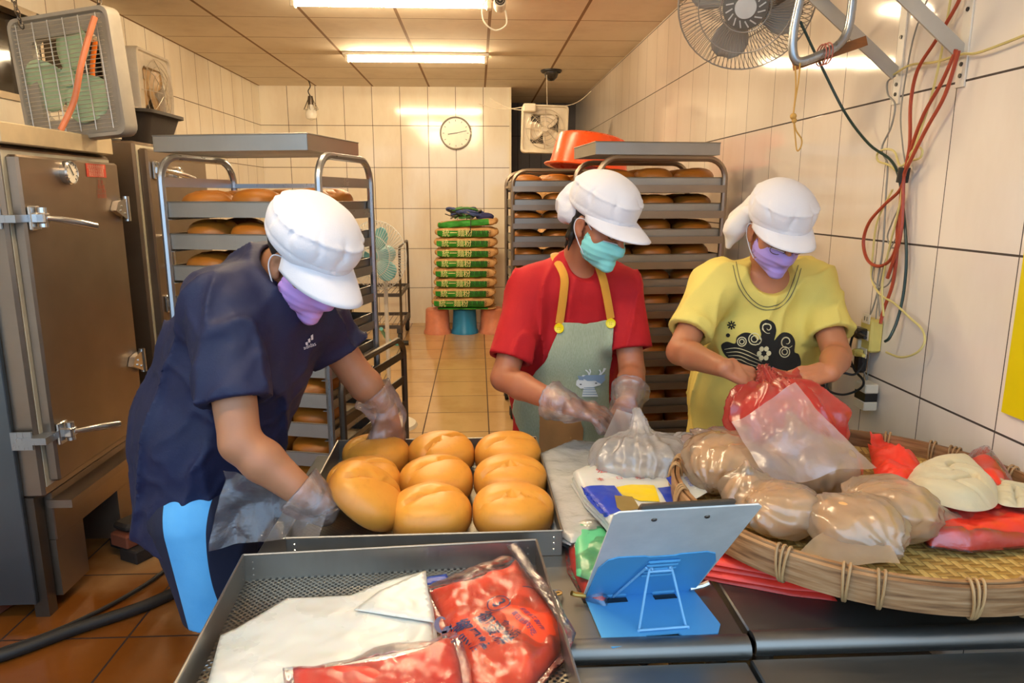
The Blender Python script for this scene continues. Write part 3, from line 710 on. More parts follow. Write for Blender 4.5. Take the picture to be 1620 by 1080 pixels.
def bun_geo(seed, r=.098, h=.092, n=48, m=20, crease=True, sq=2.7):
    """round flattened bun: steep sides, low dome, a curved crease across the top"""
    rg = random.Random(seed); a0 = rg.uniform(.2, .9); off = rg.uniform(-.03, .02); vs = []; fs = []
    dx, dy = rg.uniform(-.03, .03), rg.uniform(-.03, .03); px = rg.uniform(0, 6)
    for i in range(m+1):
        ph = -PI/2+PI*i/m; cz = abs(math.sin(ph))**(.8 if ph > 0 else .55)*(1 if ph > 0 else -1); cr = abs(math.cos(ph))**(2/sq)
        for k in range(n):
            th = 2*PI*k/n; rr = cr*r*(1+.018*math.sin(3*th+px)+.012*math.sin(5*th+px*2))
            x, y = rr*math.cos(th), rr*math.sin(th)
            z = cz*(h*.60 if ph > 0 else h*.40)+h*.40
            if ph > 0 and crease:
                s = (y-off) - .35*(x*math.cos(a0))+1.6*x*x; z -= .011*math.exp(-(s/.006)**2)*min(1, z/h*1.5)-.006*(1/(1+math.exp(-s/.008)))
            vs.append((x, y, max(z, 0)))
    for i in range(m):
        for k in range(n): fs.append((i*n+k, i*n+(k+1) % n, (i+1)*n+(k+1) % n, (i+1)*n+k))
    return MB().add(vs, fs, True)
rack_buns = []
for sd in (1, 2, 3):
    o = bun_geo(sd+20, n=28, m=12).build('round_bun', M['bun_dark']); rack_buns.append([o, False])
def put_bun(i, loc, rz, label, group, sz=1.):
    e = rack_buns[i % 3]
    o = e[0] if not e[1] else e[0].copy()
    if e[1]: C.objects.link(o)
    e[1] = True; o.location = loc; o.rotation_euler = (0, 0, rz); o.scale = (1, 1, sz); return tag(o, label, 'bun', group)
def arch(mb, ax, W, H, c, other, r=.014, base=.1, R0=.09, M0=None):
    """inverted U of tube; spans 0..W along axis ax at coordinate `other` of the other axis"""
    f = (lambda u, z: (u, other, z)) if ax == 'x' else (lambda u, z: (other, u, z))
    pts = [f(0, base), f(0, H-R0)]+[f(R0-R0*math.cos(a), H-R0+R0*math.sin(a)) for a in np.linspace(.2, PI/2, 6)]
    pts += [f(W-R0+R0*math.sin(a), H-R0+R0*math.cos(a)) for a in np.linspace(0, PI/2-.2, 6)]+[f(W, H-R0), f(W, base)]
    return mb.tube(pts, r, 8)
def caster(t, x, y):
    o = MB().box(-.022, .022, -.02, .02, .075, .085).box(-.022, -.018, -.018, .018, .03, .08).box(.018, .022, -.018, .018, .03, .08).build('caster', M['steel_dark'], t); o.location = (x, y, 0)
    MB().lathe([(0, -.014), (.038, -.014), (.042, -.008), (.042, .008), (.038, .014), (0, .014)], 18, TR(0, 0, .042) @ RY(PI/2)).build('wheel', M['black_rubber'], o)
def rack(name, label, loc, rz, W, D, H, ax, slots, base=.1, mat='steel_cool'):
    t = thing(name, label, 'rack', loc, rz, None); mt = M[mat]
    for k in (0, 1):
        if ax == 'y': arch(MB(), 'y', D, H, None, k*W).build('end_frame', mt, t)
        else: arch(MB(), 'x', W, H, None, k*D).build('end_frame', mt, t)
    for z in slots:
        for k in (0, 1):
            if ax == 'y':
                x = k*W; s = 1 if k == 0 else -1; mb = MB().box(x-.002, x+.002, .0, D, z-.008, z+.026); mb.box(min(x, x+s*.03), max(x, x+s*.03), 0, D, z-.010, z-.008)
            else:
                y = k*D; s = 1 if k == 0 else -1; mb = MB().box(0, W, y-.002-.013*s, y+.002-.013*s, z-.012, z+.022); mb.box(0, W, min(y-.013*s, y+s*.03), max(y-.013*s, y+s*.03), z-.013, z-.0105)
            mb.build('rail', mt, t)
    for (a, b) in (((0, 0), (W, 0)), ((0, D), (W, D)), ((0, 0), (0, D)), ((W, 0), (W, D))):
        MB().bar((a[0], a[1], base+.015), (b[0], b[1], base+.015), .025, .03).build('base_bar', mt, t)
    for (a, b) in ((((0, D), (W, D)),) if ax == 'y' else (((0, 0), (0, D)), ((W, 0), (W, D)))):
        MB().bar((a[0], a[1], H-.10), (b[0], b[1], H-.10), .018, .018).build('cross_bar', mt, t)
    for x in (0, W):
        for y in (0, D): caster(t, x, y)
    return t
ORD = ['first', 'second', 'third', 'fourth', 'fifth', 'sixth', 'seventh', 'eighth', 'ninth', 'tenth', 'eleventh', 'twelfth', 'thirteenth', 'fourteenth', 'fifteenth', 'sixteenth', 'seventeenth']
def fill(loc, rz, W, D, ax, slots, where, rows, dark='x', sel=None, cols=3, TWx=None, skipcols=()):
    Mr = TR(*loc) @ RZ(rz); TWx = TWx or TW
    for i, z in enumerate(slots):
        c = Mr @ Vector((W/2, D/2, z)); lab = ORD[i]
        put_tray(c, rz, 'steel tray of brown buns, %s down in the %s' % (lab, where), 'trays in the '+where)
        n = rows[i] if isinstance(rows, (list, tuple)) else rows
        for r_ in range(n):
            for q in range(cols):
                if q in skipcols and i > 0: continue
                x = W/2+(q-(cols-1)/2)*.197; y = D/2-TD/2+.105+.125*r_+(.02*((q+i) % 2))
                if r_: y += .075
                pt = Mr @ Vector((x, y, z+.0035))
                put_bun(i+q, pt, rz+(i*7+q*3)*.9, '%s round brown bun, %s row, %s tray down, %s' % (('left', 'middle', 'right')[q], ('front', 'second')[r_], lab, where), 'buns in the '+where, 1.0+.04*((i*5+q*7) % 3))
# rack 1: beside the man
L1, A1, W1, D1 = (-1.165, 2.75, 0), R(-14), .625, .47
S1 = [1.425-.118*k for k in range(10)]
rack('tray_rack', 'tall wheeled steel tray rack standing behind the man in navy', L1, A1, W1, D1, 1.645, 'y', [1.545]+S1, mat='steel_cool')
fill(L1, A1, W1, D1, 'y', S1, 'left rack behind the navy shirt', [2, 2, 2, 1, 1, 1, 1, 1, 1, 1])
put_tray((TR(*L1) @ RZ(A1)) @ Vector((W1/2-.02, D1/2-.02, 1.660)), A1+R(1), 'empty steel tray lying on top of the left tray rack', 'empty trays on top of the racks')
# low frame standing against its right side
t = thing('low_rack_frame', 'low rounded steel frame with rails standing against the right side of the left tray rack', 'rack', (TR(*L1) @ RZ(A1)) @ Vector((W1+.040, .02, 0)), A1)
arch(MB(), 'y', .68, .86, None, 0, base=.02).build('end_frame', M['steel_dark'], t)
for z in (.78, .66, .54, .42, .30, .18): MB().bar((0, 0, z), (0, .68, z), .006, .035).bar((-.012, 0, z-.017), (-.012, .68, z-.017), .024, .003).build('rail', M['steel_dark'], t)
MB().bar((0, 0, .04), (0, .68, .04), .03, .03).build('base_bar', M['steel_dark'], t)
MB().bar((0, .66, .06), (.30, .66, .06), .03, .03).bar((0, .2, .06), (.16, .2, .06), .03, .03).build('foot_bar', M['steel_dark'], t)
# rack B: between the two women
pB = at(946, 300, 3.35); L2, A2, W2, D2 = (pB.x, 3.35, 0), R(4.8), .615, .48
S2 = [1.532-.1195*k for k in range(11)]
rack('tray_rack', 'wheeled steel tray rack full of buns standing between the two women, nearer the right wall', L2, A2, W2, D2, 1.675, 'x', S2, mat='steel_warm')
fill(L2, A2, W2, D2, 'x', S2, 'right rack behind the women', [2, 2, 2, 2, 1, 1, 1, 1, 1, 1, 1])
put_tray((TR(*L2) @ RZ(A2)) @ Vector((W2/2-.02, D2/2, 1.692)), A2, 'empty steel tray lying on top of the right tray rack', 'empty trays on top of the racks')
# rack A: farther back under the orange tub
pA = at(811, 300, 4.7); L3, A3, W3, D3 = (pA.x, 4.7, 0), R(2.5), .615, .48
S3 = [1.545-.119*k for k in range(10)]
rack('tray_rack', 'farther steel tray rack under the orange tub, behind the woman in red', L3, A3, W3, D3, 1.665, 'x', S3, mat='steel_warm')
fill(L3, A3, W3, D3, 'x', S3, 'far rack under the orange tub', [2, 1, 1, 1, 1, 1, 1, 1, 1, 1], skipcols=(2,))
o = tag(MB().lathe([(0, .262), (.20, .26), (.232, .245), (.244, .215), (.262, .06), (.270, .012), (.300, .010), (.305, .004), (.302, -.002), (.264, -.002), (.255, .06), (.232, .22), (0, .25)], 48).build('plastic_tub', plain('orange_plastic', 'ff5a1e', .28, spec=.6, var=.05, sub=.1)), 'big orange plastic tub turned upside down on the far tray rack', 'tub')
pT = at(935, 262, 5.0); o.location = (pT.x-.02, 5.02, 1.680); o.scale = (1, 1, .88); o.rotation_euler = (R(-3), R(9), 0)
# yellow pen-like peeler on rack 1 bun
p = (TR(*L1) @ RZ(A1)) @ Vector((.30, .04, S1[2]+.095))
o = tag(MB().tube(spline([(-.05, 0, 0), (0, 0, .012), (.05, 0, 0)]), [.006, .011, .012, .012, .012, .012, .012, .012, .011, .009, .008, .008, .008, .008, .007, .006, .005][:17], 8).build('plastic_clip', plain('yellow_plastic', 'f0b81c', .3)), 'small yellow plastic clip on a bun in the left rack', 'clip'); o.location = p
# ================================================================== FLOUR SACKS
def sack_mat():
    m = NT('sack'); tc = m.n('ShaderNodeTexCoord').outputs['Object']; sep = m.n('ShaderNodeSeparateXYZ'); m.l(tc, sep.inputs[0])
    g = m.math('MULTIPLY', m.math('LESS_THAN', sep.outputs[1], -.150), m.math('MULTIPLY', m.math('LESS_THAN', sep.outputs[0], .235), m.math('GREATER_THAN', sep.outputs[0], -.315)))
    g = m.math('MULTIPLY', g, m.math('MULTIPLY', m.math('GREATER_THAN', sep.outputs[2], .010), m.math('LESS_THAN', sep.outputs[2], .078)))
    n = m.noise(20, 5)
    m.set(Base_Color=m.mix(g, m.ramp(n, [(.3, srgb('b98a55')), (.7, srgb('d2a873'))]), m.ramp(n, [(.3, srgb('1f7a1c')), (.7, srgb('2f9a2a'))])), Roughness=.6); m.bump(m.noise(14, 5), .5, .02)
    MATS['sack'] = m.m
sack_mat()
def sack_geo(seed, L=.66, D=.42, H=.112):
    rg = random.Random(seed); vs = []; fs = []; NU, NV = 30, 24; s1, s2 = rg.uniform(0, 6), rg.uniform(0, 6)
    for i in range(NU+1):
        u = -1+2*i/NU; e = (1-abs(u)**7)**(1/2.6); e = max(e, .16) if i in (0, NU) else max(e, .2)
        for k in range(NV):
            a = 2*PI*k/NV; ca, sa = math.cos(a), math.sin(a)
            y = math.copysign(abs(ca)**.42, ca)*D/2*(.90+.10*e); z = math.copysign(abs(sa)**.42, sa)*H/2*e
            y += .006*math.sin(u*9+s1+a*2); z += .003*math.sin(u*11+s2+3*a)*e
            vs.append((u*L/2, y, z+H/2))
    for i in range(NU):
        for k in range(NV): fs.append((i*NV+k, i*NV+(k+1) % NV, (i+1)*NV+(k+1) % NV, (i+1)*NV+k))
    fs += [tuple(range(NV)), tuple(range(NU*NV, (NU+1)*NV))[::-1]]
    mb = MB().add(vs, fs, True)
    for s in (-1, 1):
        mb.ball((s*(L/2-.012), -.13, H*.55), (.03, .05, .032), 10); mb.ball((s*(L/2-.012), .13, H*.55), (.03, .05, .032), 10)
    return mb
cream = plain('print_cream', 'e8e6a0', .6); pblack = plain('print_black', '0f2a0c', .6)
sxw = [.66, .64, .635, .645, .64, .64, .645, .65]
pS = at(737, 400, 7.75); sk = []
for i in range(8):
    t = tag(sack_geo(i).build('flour_sack', M['sack']), 'brown and green flour sack in the stack by the back wall, %s from the top' % ORD[7-i], 'sack', 'flour sacks stacked by the back wall')
    t.location = (pS.x-.012*(8-i)/2+.02+.008*((i*37) % 3-1), 7.92, .305+.1085*i+.0*i); t.rotation_euler = (0, 0, R(((i*53) % 5-2)*.6)); t.scale = (1., 1., 1.03)
    tx = text('lettering', '統一麵粉', .085, TR(-.10, -.2165, .05) @ RX(PI/2), cream, t, sx=.95)
    text('lettering', '特級高筋粉', .06, TR(.13, -.2160, .05) @ RX(PI/2), pblack, t, sx=.9)
o = tag(sack_geo(40, .62, .42, .04).build('flour_sack', M['sack']), 'nearly flat flour sack squeezed at the very bottom of the stack', 'sack', 'flour sacks stacked by the back wall'); o.location = (pS.x+.0, 7.92, .288-.0); o.scale = (1, 1, .4)
o = tag(sack_geo(41, .62, .40, .08).build('flour_sack', M['sack']), 'crumpled half empty flour sack on top of the stack', 'sack', 'flour sacks stacked by the back wall'); o.location = (pS.x+.03, 7.92, .305+.1085*8+.004); o.rotation_euler = (0, R(-4), R(-3))
zt = .305+.1085*8+.085
t = thing('strap_bundle', 'tangled bundle of green and blue straps on top of the flour sacks', 'straps', (pS.x-.0, 7.86, zt))
rg = random.Random(4)
for nm, colr, n_, rr in (('green_straps', '4a8a4a', 5, .012), ('blue_straps', '3f4f86', 5, .014), ('grey_straps', '8a8880', 4, .010), ('black_straps', '17171c', 4, .010)):
    mb = MB()
    for k in range(n_):
        a0 = rg.uniform(0, 6); R1, R2 = rg.uniform(.07, .16), rg.uniform(.05, .1); cx, cz = rg.uniform(-.05, .05), rg.uniform(.03, .11)
        mb.tube([(cx+R1*math.cos(a+a0), R2*math.sin(a+a0)+rg.uniform(-.01, .01), cz+.02*math.sin(2*a+a0)) for a in np.linspace(0, 5.6, 22)], rr, 6)
    mb.build(nm, plain(nm, colr, .5), t)
MB().tube(spline([(-.22, -.05, .06), (-.1, -.06, .03), (0, -.07, .08), (.02, -.08, -.1), (.05, -.22, -.12), (.06, -.20, .02)]), .005, 6).build('loose_cord', M['black_rubber'], t)
o = tag(MB().ball((0, 0, .04), (.10, .07, .045), 16).build('cloth_pouch', plain('navy_cloth', '2c3266', .8, bump=.4)), 'dark blue cloth pouch beside the strap bundle on the sacks', 'pouch'); o.location = (pS.x+.21, 7.86, zt-.01)
def stool_geo(r=.145, h=.28):
    return MB().lathe([(0, h), (r*.80, h), (r*.88, h-.012), (r*.95, .05), (r*1.04, .03), (r*1.06, 0), (r*1.0, 0), (r*.9, .045), (r*.82, h-.02), (0, h-.02)], 32)
for i, (px, c, lb) in enumerate(((692, 'pink_plastic', 'pink plastic bucket upside down under the left end of the sacks'), (735, 'blue_plastic', 'blue plastic bucket upside down under the middle of the sacks'), (779, 'pink_plastic', 'pink plastic bucket upside down under the right end of the sacks'))):
    plain('pink_plastic', 'd98a6c', .45, var=.15); plain('blue_plastic', '1f86c4', .35)
    p = at(px, 510, 7.88); o = tag(stool_geo().build('bucket', M[c]), lb, 'bucket'); o.location = (p.x, 7.9, 0)
# second stack of sacks behind the far rack
for i in range(15):
    o = tag(sack_geo(60+i % 4).build('flour_sack', M['sack']), 'flour sack behind the far tray rack, %s from the floor in its stack' % ORD[i], 'sack', 'flour sacks stacked behind the far rack')
    o.location = (.72+.01*((i*31) % 3), 6.05+.02*(i % 2), .01+.112*i); o.rotation_euler = (0, 0, R(90+((i*53) % 5-2)))
# ================================================================== TROLLEY BY THE BACK WALL
def cart():
    t = thing('platform_trolley', 'dark steel wheeled trolley with two shelves by the back wall', 'trolley', (-1.45, 7.25, 0), 0)
    Wc, Dc = .66, .85
    for x, y, h in ((0, 0, .98), (Wc, 0, .98), (0, Dc, 1.02), (Wc, Dc, 1.02)): MB().tube([(x, y, .14), (x, y, h-.07)], .013, 8).build('post', M['steel_dark'], t)
    for x in (0, Wc): MB().tube(spline([(x, 0, .91), (x, .02, .97), (x, .1, 1.0), (x, Dc-.1, 1.02), (x, Dc-.02, .99), (x, Dc, .95)]), .013, 8).build('top_rail', M['steel_dark'], t)
    for z in (.17, .50):
        mb = MB().box(-.01, Wc+.01, -.01, .015, z, z+.035).box(-.01, Wc+.01, Dc-.015, Dc+.01, z, z+.035).box(-.01, .015, 0, Dc, z, z+.035).box(Wc-.015, Wc+.01, 0, Dc, z, z+.035)
        for k in range(1, 12): mb.tube([(Wc*k/12, 0, z+.02), (Wc*k/12, Dc, z+.02)], .003, 4)
        mb.build('shelf', M['steel_dark'], t)
    for x in (.04, Wc-.02):
        for y in (.03, Dc-.05):
            o = MB().box(-.03, .03, -.02, .02, .12, .17).build('caster', M['steel_dark'], t); o.location = (x, y, 0)
            MB().lathe([(0, -.02), (.055, -.02), (.063, -.01), (.063, .01), (.055, .02), (0, .02)], 20, TR(0, 0, .063) @ RY(PI/2)).build('wheel', M['black_rubber'], o)
cart()
pts = [at(603, 520, 6.6), atz(612, 535, .08), atz(622, 543, .035), atz(633, 544, .03), atz(637, 542, .03)]
t = thing('water_hose', 'light blue hose end lying on the floor by the left rack', 'hose')
MB().tube(spline(pts), .018, 8).build('hose', plain('cyan_hose', '52b4b8', .35), t)
MB().tube([pts[-1], pts[-1]+Vector((.06, .0, .0))], .024, 8).build('nozzle', M['black_rubber'], t)

# ================================================================== RIGHT WALL
W_ = lambda x, y, o=.012: atx(x, y, XR-o)
t = thing('wall_bracket', 'grey steel angle bracket with diagonal struts screwed high on the right wall', 'bracket')
for (xt, yt, xb, yb, nm) in ((1427, -20, 1416, 165, 'a'), (1536, -20, 1518, 138, 'b')):
    a, b = W_(xt, yt, .004), W_(xb, yb, .004); y = b.y
    MB().box(XR-.006, XR-.001, y-.018, y+.018, b.z, b.z+.36).build('wall_plate', M['white_paint'], t)
    for k in (.03, .06, .2, .3): MB().tube([(XR-.009, y, b.z+k), (XR-.004, y, b.z+k)], .006, 8).build('bolt', M['black_plastic'], t)
    zt_ = b.z+.33; MB().bar((XR-.006, y, zt_), (XR-.36, y, zt_), .03, .012).build('top_bar', M['steel_warm'], t)
    MB().bar((XR-.01, y, b.z+.09), (XR-.30, y, zt_-.01), .040, .007, (0, 1, 0)).build('strut', M['grey_plastic'], t)
ya = W_(1416, 165).y; zb = W_(1416, 165).z+.33
MB().tube([(XR-.34, ya-.45, zb+.012), (XR-.34, ya+.5, zb+.012)], .012, 8).build('cross_bar', M['steel_warm'], t)
t = thing('bent_tube_frame', 'grey bent metal tube loop tied to a piece of wood, hanging from the wall bracket', 'frame')
Yt = 2.2
MB().tube(spline([at(1268, -10, Yt), at(1257, 40, Yt), at(1254, 78, Yt), at(1262, 97, Yt), at(1290, 90, Yt), at(1325, 72, Yt), at(1342, 45, Yt), at(1350, -10, Yt)]), .013, 10).build('tube', M['steel_cool'], t)
t = thing('wood_block', 'small brown piece of wood tied under the bent tube loop', 'wood')
a, b = at(1258, 103, Yt+.03), at(1366, 66, Yt+.03); MB().bar(a, b, .04, .028).build('block', plain('wood', '8a5426', .6, sc3=(3, 20, 20)), t)
mb = MB()
for px in (1300, 1305, 1310): c = at(px, 84-(px-1300)*.3, Yt); mb.tube([(c.x+.004, c.y+.034*math.cos(q)+.012, c.z-.004+.030*math.sin(q)) for q in np.linspace(0, 2*PI, 17)[:-1]], .0022, 5, close=True)
mb.build('red_string', plain('pink_string', 'b0685a', .7), t)
mb = MB(); Ys = 2.16
mb.tube(spline([at(1266, 100, Ys), at(1263, 130, Ys), at(1258, 160, Ys), at(1255, 182, Ys)]), .0022, 6).tube(spline([at(1258, 104, Ys), at(1259, 140, Ys), at(1255, 182, Ys)]), .0022, 6)
c = at(1255, 184, Ys); mb.ball(c, .010, 10); mb.ball((c.x+.004, c.y, c.z-.012), .008, 10)
mb.tube(spline([c, at(1259, 205, Ys), at(1268, 220, Ys), at(1267, 232, Ys), at(1261, 238, Ys), at(1258, 215, Ys), c]), .0022, 6)
tag(mb.build('knotted_string', plain('gold_string', 'c79a4c', .7)), 'thin golden string with a knot hanging from the bent tube', 'string')
def cab(name, pts, r, matn, label, off=.02):
    P = [W_(p[0], p[1], (p[2] if len(p) > 2 else off)) for p in pts]
    return tag(MB().tube(spline(P, 6), r, 6).build(name, M[matn]), label, 'cable')
plain('red_cable', 'a8442a', .45); plain('yellow_cable', 'd3c47e', .45); plain('grey_cable', '8c8880', .45); plain('green_black', '20362e', .4)
cab('red_cable', [(1521, -8, .03), (1510, 15, .03), (1480, 65, .03), (1452, 110, .03), (1441, 160, .03), (1440, 210, .03), (1438, 240, .03), (1430, 275, .02), (1427, 300, .02), (1420, 360, .02), (1419, 400, .025), (1412, 450, .025), (1398, 490, .03), (1393, 512, .04)], .0055, 'red_cable', 'thick red cable running from the top edge down into the power strip')
cab('red_cable', [(1513, 78, .03), (1490, 130, .035), (1462, 180, .035), (1443, 230, .03), (1431, 272, .03), (1424, 300, .03), (1398, 325, .03), (1375, 352, .03), (1366, 382, .03), (1372, 410, .03), (1388, 421, .03), (1406, 414, .03), (1417, 394, .03), (1424, 360, .03), (1424, 330, .02), (1428, 286, .02)], .0055, 'red_cable', 'red cable hooked on the right bracket and coiled in a loop on the wall')
cab('red_cable', [(1517, 80, .045), (1495, 150, .045), (1465, 205, .045), (1440, 255, .045), (1430, 280, .035), (1428, 330, .035), (1423, 380, .035), (1404, 440, .035)], .0055, 'red_cable', 'second red cable hooked on the right bracket, hanging straight')
cab('dark_cable', [(1266, 34, .25), (1302, 110, .16), (1338, 180, .09), (1375, 228, .05), (1408, 252, .03), (1422, 280, .03), (1429, 330, .02), (1434, 400, .02), (1430, 460, .02), (1420, 505, .03), (1408, 533, .05), (1400, 540, .055)], .0045, 'green_black', 'dark green cable hanging from the fan across the tiles to the power strip')
cab('yellow_cable', [(1505, -8, .02), (1497, 40, .02), (1486, 100, .02), (1470, 165, .025), (1448, 230, .03), (1432, 272, .03), (1422, 330, .03), (1405, 400, .03), (1396, 450, .03), (1398, 500, .04)], .0035, 'yellow_cable', 'thin yellow cable coming straight down from the top edge to the strip')
cab('yellow_cable', [(1414, 118, .02), (1440, 103, .02), (1480, 98, .02), (1520, 86, .02), (1545, 84, .02), (1590, 68, .02), (1640, 48, .02)], .0035, 'yellow_cable', 'yellow cable running sideways between the brackets to the right edge')
cab('yellow_cable', [(1428, 280, .03), (1408, 262, .03), (1390, 255, .03), (1388, 243, .03), (1400, 236, .03), (1415, 240, .03), (1424, 262, .03), (1437, 255, .03), (1455, 250, .03), (1459, 238, .03), (1450, 233, .03), (1438, 247, .03), (1430, 268, .03)], .0035, 'yellow_cable', 'yellow cable looped like a bow above the black tape')
cab('yellow_cable', [(1412, 300, .02), (1388, 350, .02), (1381, 400, .02), (1379, 440, .02), (1392, 465, .03), (1415, 480, .03), (1440, 503, .03), (1458, 520, .03), (1463, 540, .04), (1450, 558, .05), (1425, 565, .055), (1402, 557, .055)], .0035, 'yellow_cable', 'yellow cable sagging in a wide loop into the lowest socket')
cab('grey_cable', [(1416, 120, .02), (1404, 130, .02), (1405, 150, .02), (1416, 165, .02), (1410, 200, .02), (1395, 235, .02), (1404, 260, .02), (1402, 300, .02), (1400, 340, .02), (1396, 400, .02), (1388, 450, .02), (1392, 500, .03)], .003, 'grey_cable', 'thin grey cable hanging from the left bracket foot')
cab('grey_cable', [(1470, -8, .02), (1448, 50, .02), (1435, 110, .02), (1425, 180, .02), (1428, 230, .02), (1432, 268, .02), (1424, 320, .02), (1412, 350, .02), (1404, 375, .02), (1412, 392, .02), (1424, 384, .02)], .0025, 'grey_cable', 'thin grey cable curving down from the top edge left of the red ones')
cab('grey_cable', [(1384, 415, .02), (1380, 440, .02), (1392, 454, .02), (1405, 450, .02), (1414, 430, .02), (1412, 410, .02), (1400, 420, .02), (1390, 455, .02), (1380, 490, .02), (1366, 520, .02), (1361, 560, .02), (1372, 605, .02)], .0025, 'grey_cable', 'thin grey cable coiled once and falling to the white adapter')
cab('grey_cable', [(1418, 375, .015), (1398, 420, .015), (1388, 480, .015), (1384, 520, .015), (1374, 575, .015), (1372, 610, .015)], .002, 'grey_cable', 'thin grey wire falling behind the power strip')
c = W_(1429, 277, .03); o = tag(MB().tube([(0, 0, -.022), (0, 0, .022)], .017, 10).build('tape_wrap', M['black_rubber']), 'black tape binding the cable bundle on the right wall', 'tape'); o.location = c; o.rotation_euler = (R(8), 0, 0)
# power strip
a = W_(1380, 512, 0); b = W_(1404, 512, 0); zt2 = W_(1390, 508, .03).z; zb2 = W_(1390, 562, .03).z
t = thing('power_strip', 'yellowed vertical power strip with three sockets on the right wall', 'power strip', (XR, 2.27, (zt2+zb2)/2))
hh = (zt2-zb2)/2
MB().box(-.042, -.001, -.036, .036, -hh, hh, bev=.006).build('body', plain('old_plastic', 'd8c56c', .45), t)
for k, dz in enumerate((.055, .0, -.06)):
    s_ = MB().box(-.0445, -.042, -.022, .022, dz-.016, dz+.016).build('socket', M['cream_plastic'], t)
    MB().box(-.0452, -.0443, -.009, -.006, dz-.007, dz+.007).box(-.0452, -.0443, .006, .009, dz-.007, dz+.007).build('slots', M['black_plastic'], s_)
def plug(y, z, dx, dy, mt, label, col='black_plastic', cat='plug', len_=.05):
    o = tag(MB().box(-.03, 0, -.014, .014, -.012, .012, bev=.005).tube([(-.018, 0, 0), (-.022, dy*len_, dx*len_)], [.012, .006], 8).build('plug', M[col]), label, cat); o.location = (XR-.046, y, z); return o
plug(2.27, t.location.z+.0, 0, -1, 0, 'black plug in the middle socket of the power strip')
plug(2.27, t.location.z-.06, 0, -1, 0, 'yellow plug in the lowest socket of the power strip', 'old_plastic')
# black cords and adapters left of the strip
tag(MB().tube(spline([W_(1366, 522, .03), W_(1350, 530, .05), W_(1344, 560, .06), W_(1352, 585, .06), W_(1366, 602, .06), W_(1360, 615, .06), W_(1335, 624, .10), W_(1312, 618, .14), W_(1310, 602, .14), W_(1330, 590, .12), W_(1352, 592, .08), W_(1366, 575, .05)]), .004, 6).build('looped_cable', M['black_rubber']), 'black cord with plug looping down beside the power strip', 'cable')
o = tag(MB().box(-.03, .0, -.04, .03, -.014, .014, bev=.006).build('black_plug', M['black_plastic']), 'black plug stuck to the side of the power strip', 'plug'); o.location = W_(1366, 524, .035)
o = tag(MB().box(-.03, .0, -.022, .022, -.035, .035, bev=.008).build('charger', M['black_plastic']), 'black charger hanging below the power strip', 'charger'); o.location = W_(1368, 572, .02)
o = tag(MB().box(-.03, .0, -.012, .012, -.03, .03, bev=.006).build('plug_adapter', M['cream_plastic']), 'small cream plug adapter above the black charger', 'adapter'); o.location = W_(1369, 548, .02)
t = thing('switch_box', 'white adapter box with a black middle band hanging low on the right wall', 'adapter', W_(1371, 625, .03))
MB().box(-.026, .02, -.035, .035, .014, .045, bev=.003).box(-.026, .02, -.035, .035, -.045, -.014, bev=.003).build('body', M['cream_plastic'], t); MB().box(-.024, .018, -.033, .033, -.014, .014).build('band', M['black_plastic'], t)
# yellow board on the right wall
a = W_(1591, 651, 0); o = tag(MB().box(XR-.012, XR-.0005, a.y-.5, a.y, a.z, a.z+.42).build('sign_board', plain('sign_yellow', 'e8d200', .5, var=.03)), 'plain yellow board cut by the right edge on the tiled wall', 'board')
# shelf behind the woman in yellow with red baskets
t = thing('wire_shelf', 'grey metal shelf against the right wall behind the woman in yellow', 'shelf', (1.155, 2.75, 0))
for z in (.20, .52, .80): MB().box(-.165, .165, -.19, .19, z, z+.045, bev=.006).build('shelf', M['steel_warm'], t)
for x in (-.15, .15):
    for y in (-.175, .175): MB().box(x-.012, x+.012, y-.012, y+.012, 0, .80).build('post', M['steel_dark'], t)
def basket(name, label, loc, w=.15, h=.10):
    t = thing(name, label, 'basket', loc); mb = MB(); red = plain('red_plastic', 'd21f1f', .3)
    o_ = rsq(w, .03)
    rim = [(x*1.0, y*1.0, h) for x, y in o_]; mb.tube(rim, .006, 6, close=True); mb.tube([(x*.85, y*.85, .004) for x, y in o_], .004, 6, close=True); mb.tube([(x*.97, y*.97, h*.72) for x, y in o_], .003, 5, close=True)
    for k in range(60):
        a = 2*PI*k/60; s_ = w/max(abs(math.cos(a)), abs(math.sin(a)))*.985; mb.tube([(s_*math.cos(a)*.86, s_*math.sin(a)*.86, .004), (s_*math.cos(a), s_*math.sin(a), h)], .0022, 4)
    for k in range(1, 6): mb.tube([(x*(.86+.14*k/6), y*(.86+.14*k/6), h*k/6) for x, y in o_], .002, 4, close=True)
    for k in range(-9, 10): mb.tube([(-w*.85, k*w*.09, .004), (w*.85, k*w*.09, .004)], .002, 4)
    mb.build('lattice', red, t); return t
basket('plastic_basket', 'red plastic basket on top of the metal shelf by the right wall', (1.155, 2.72, .847))
basket('plastic_basket', 'red plastic basket on the shelf tier below, by the right wall', (1.155, 2.72, .567))
o = tag(MB().lathe([(0, 0), (.085, 0), (.095, .01), (.09, .02), (0, .02)], 30).build('frying_pan', M['black_plastic']), 'round black pan leaning behind the woman in yellow', 'pan'); o.location = (1.03, 2.60, .945); o.rotation_euler = (R(80), 0, R(15))
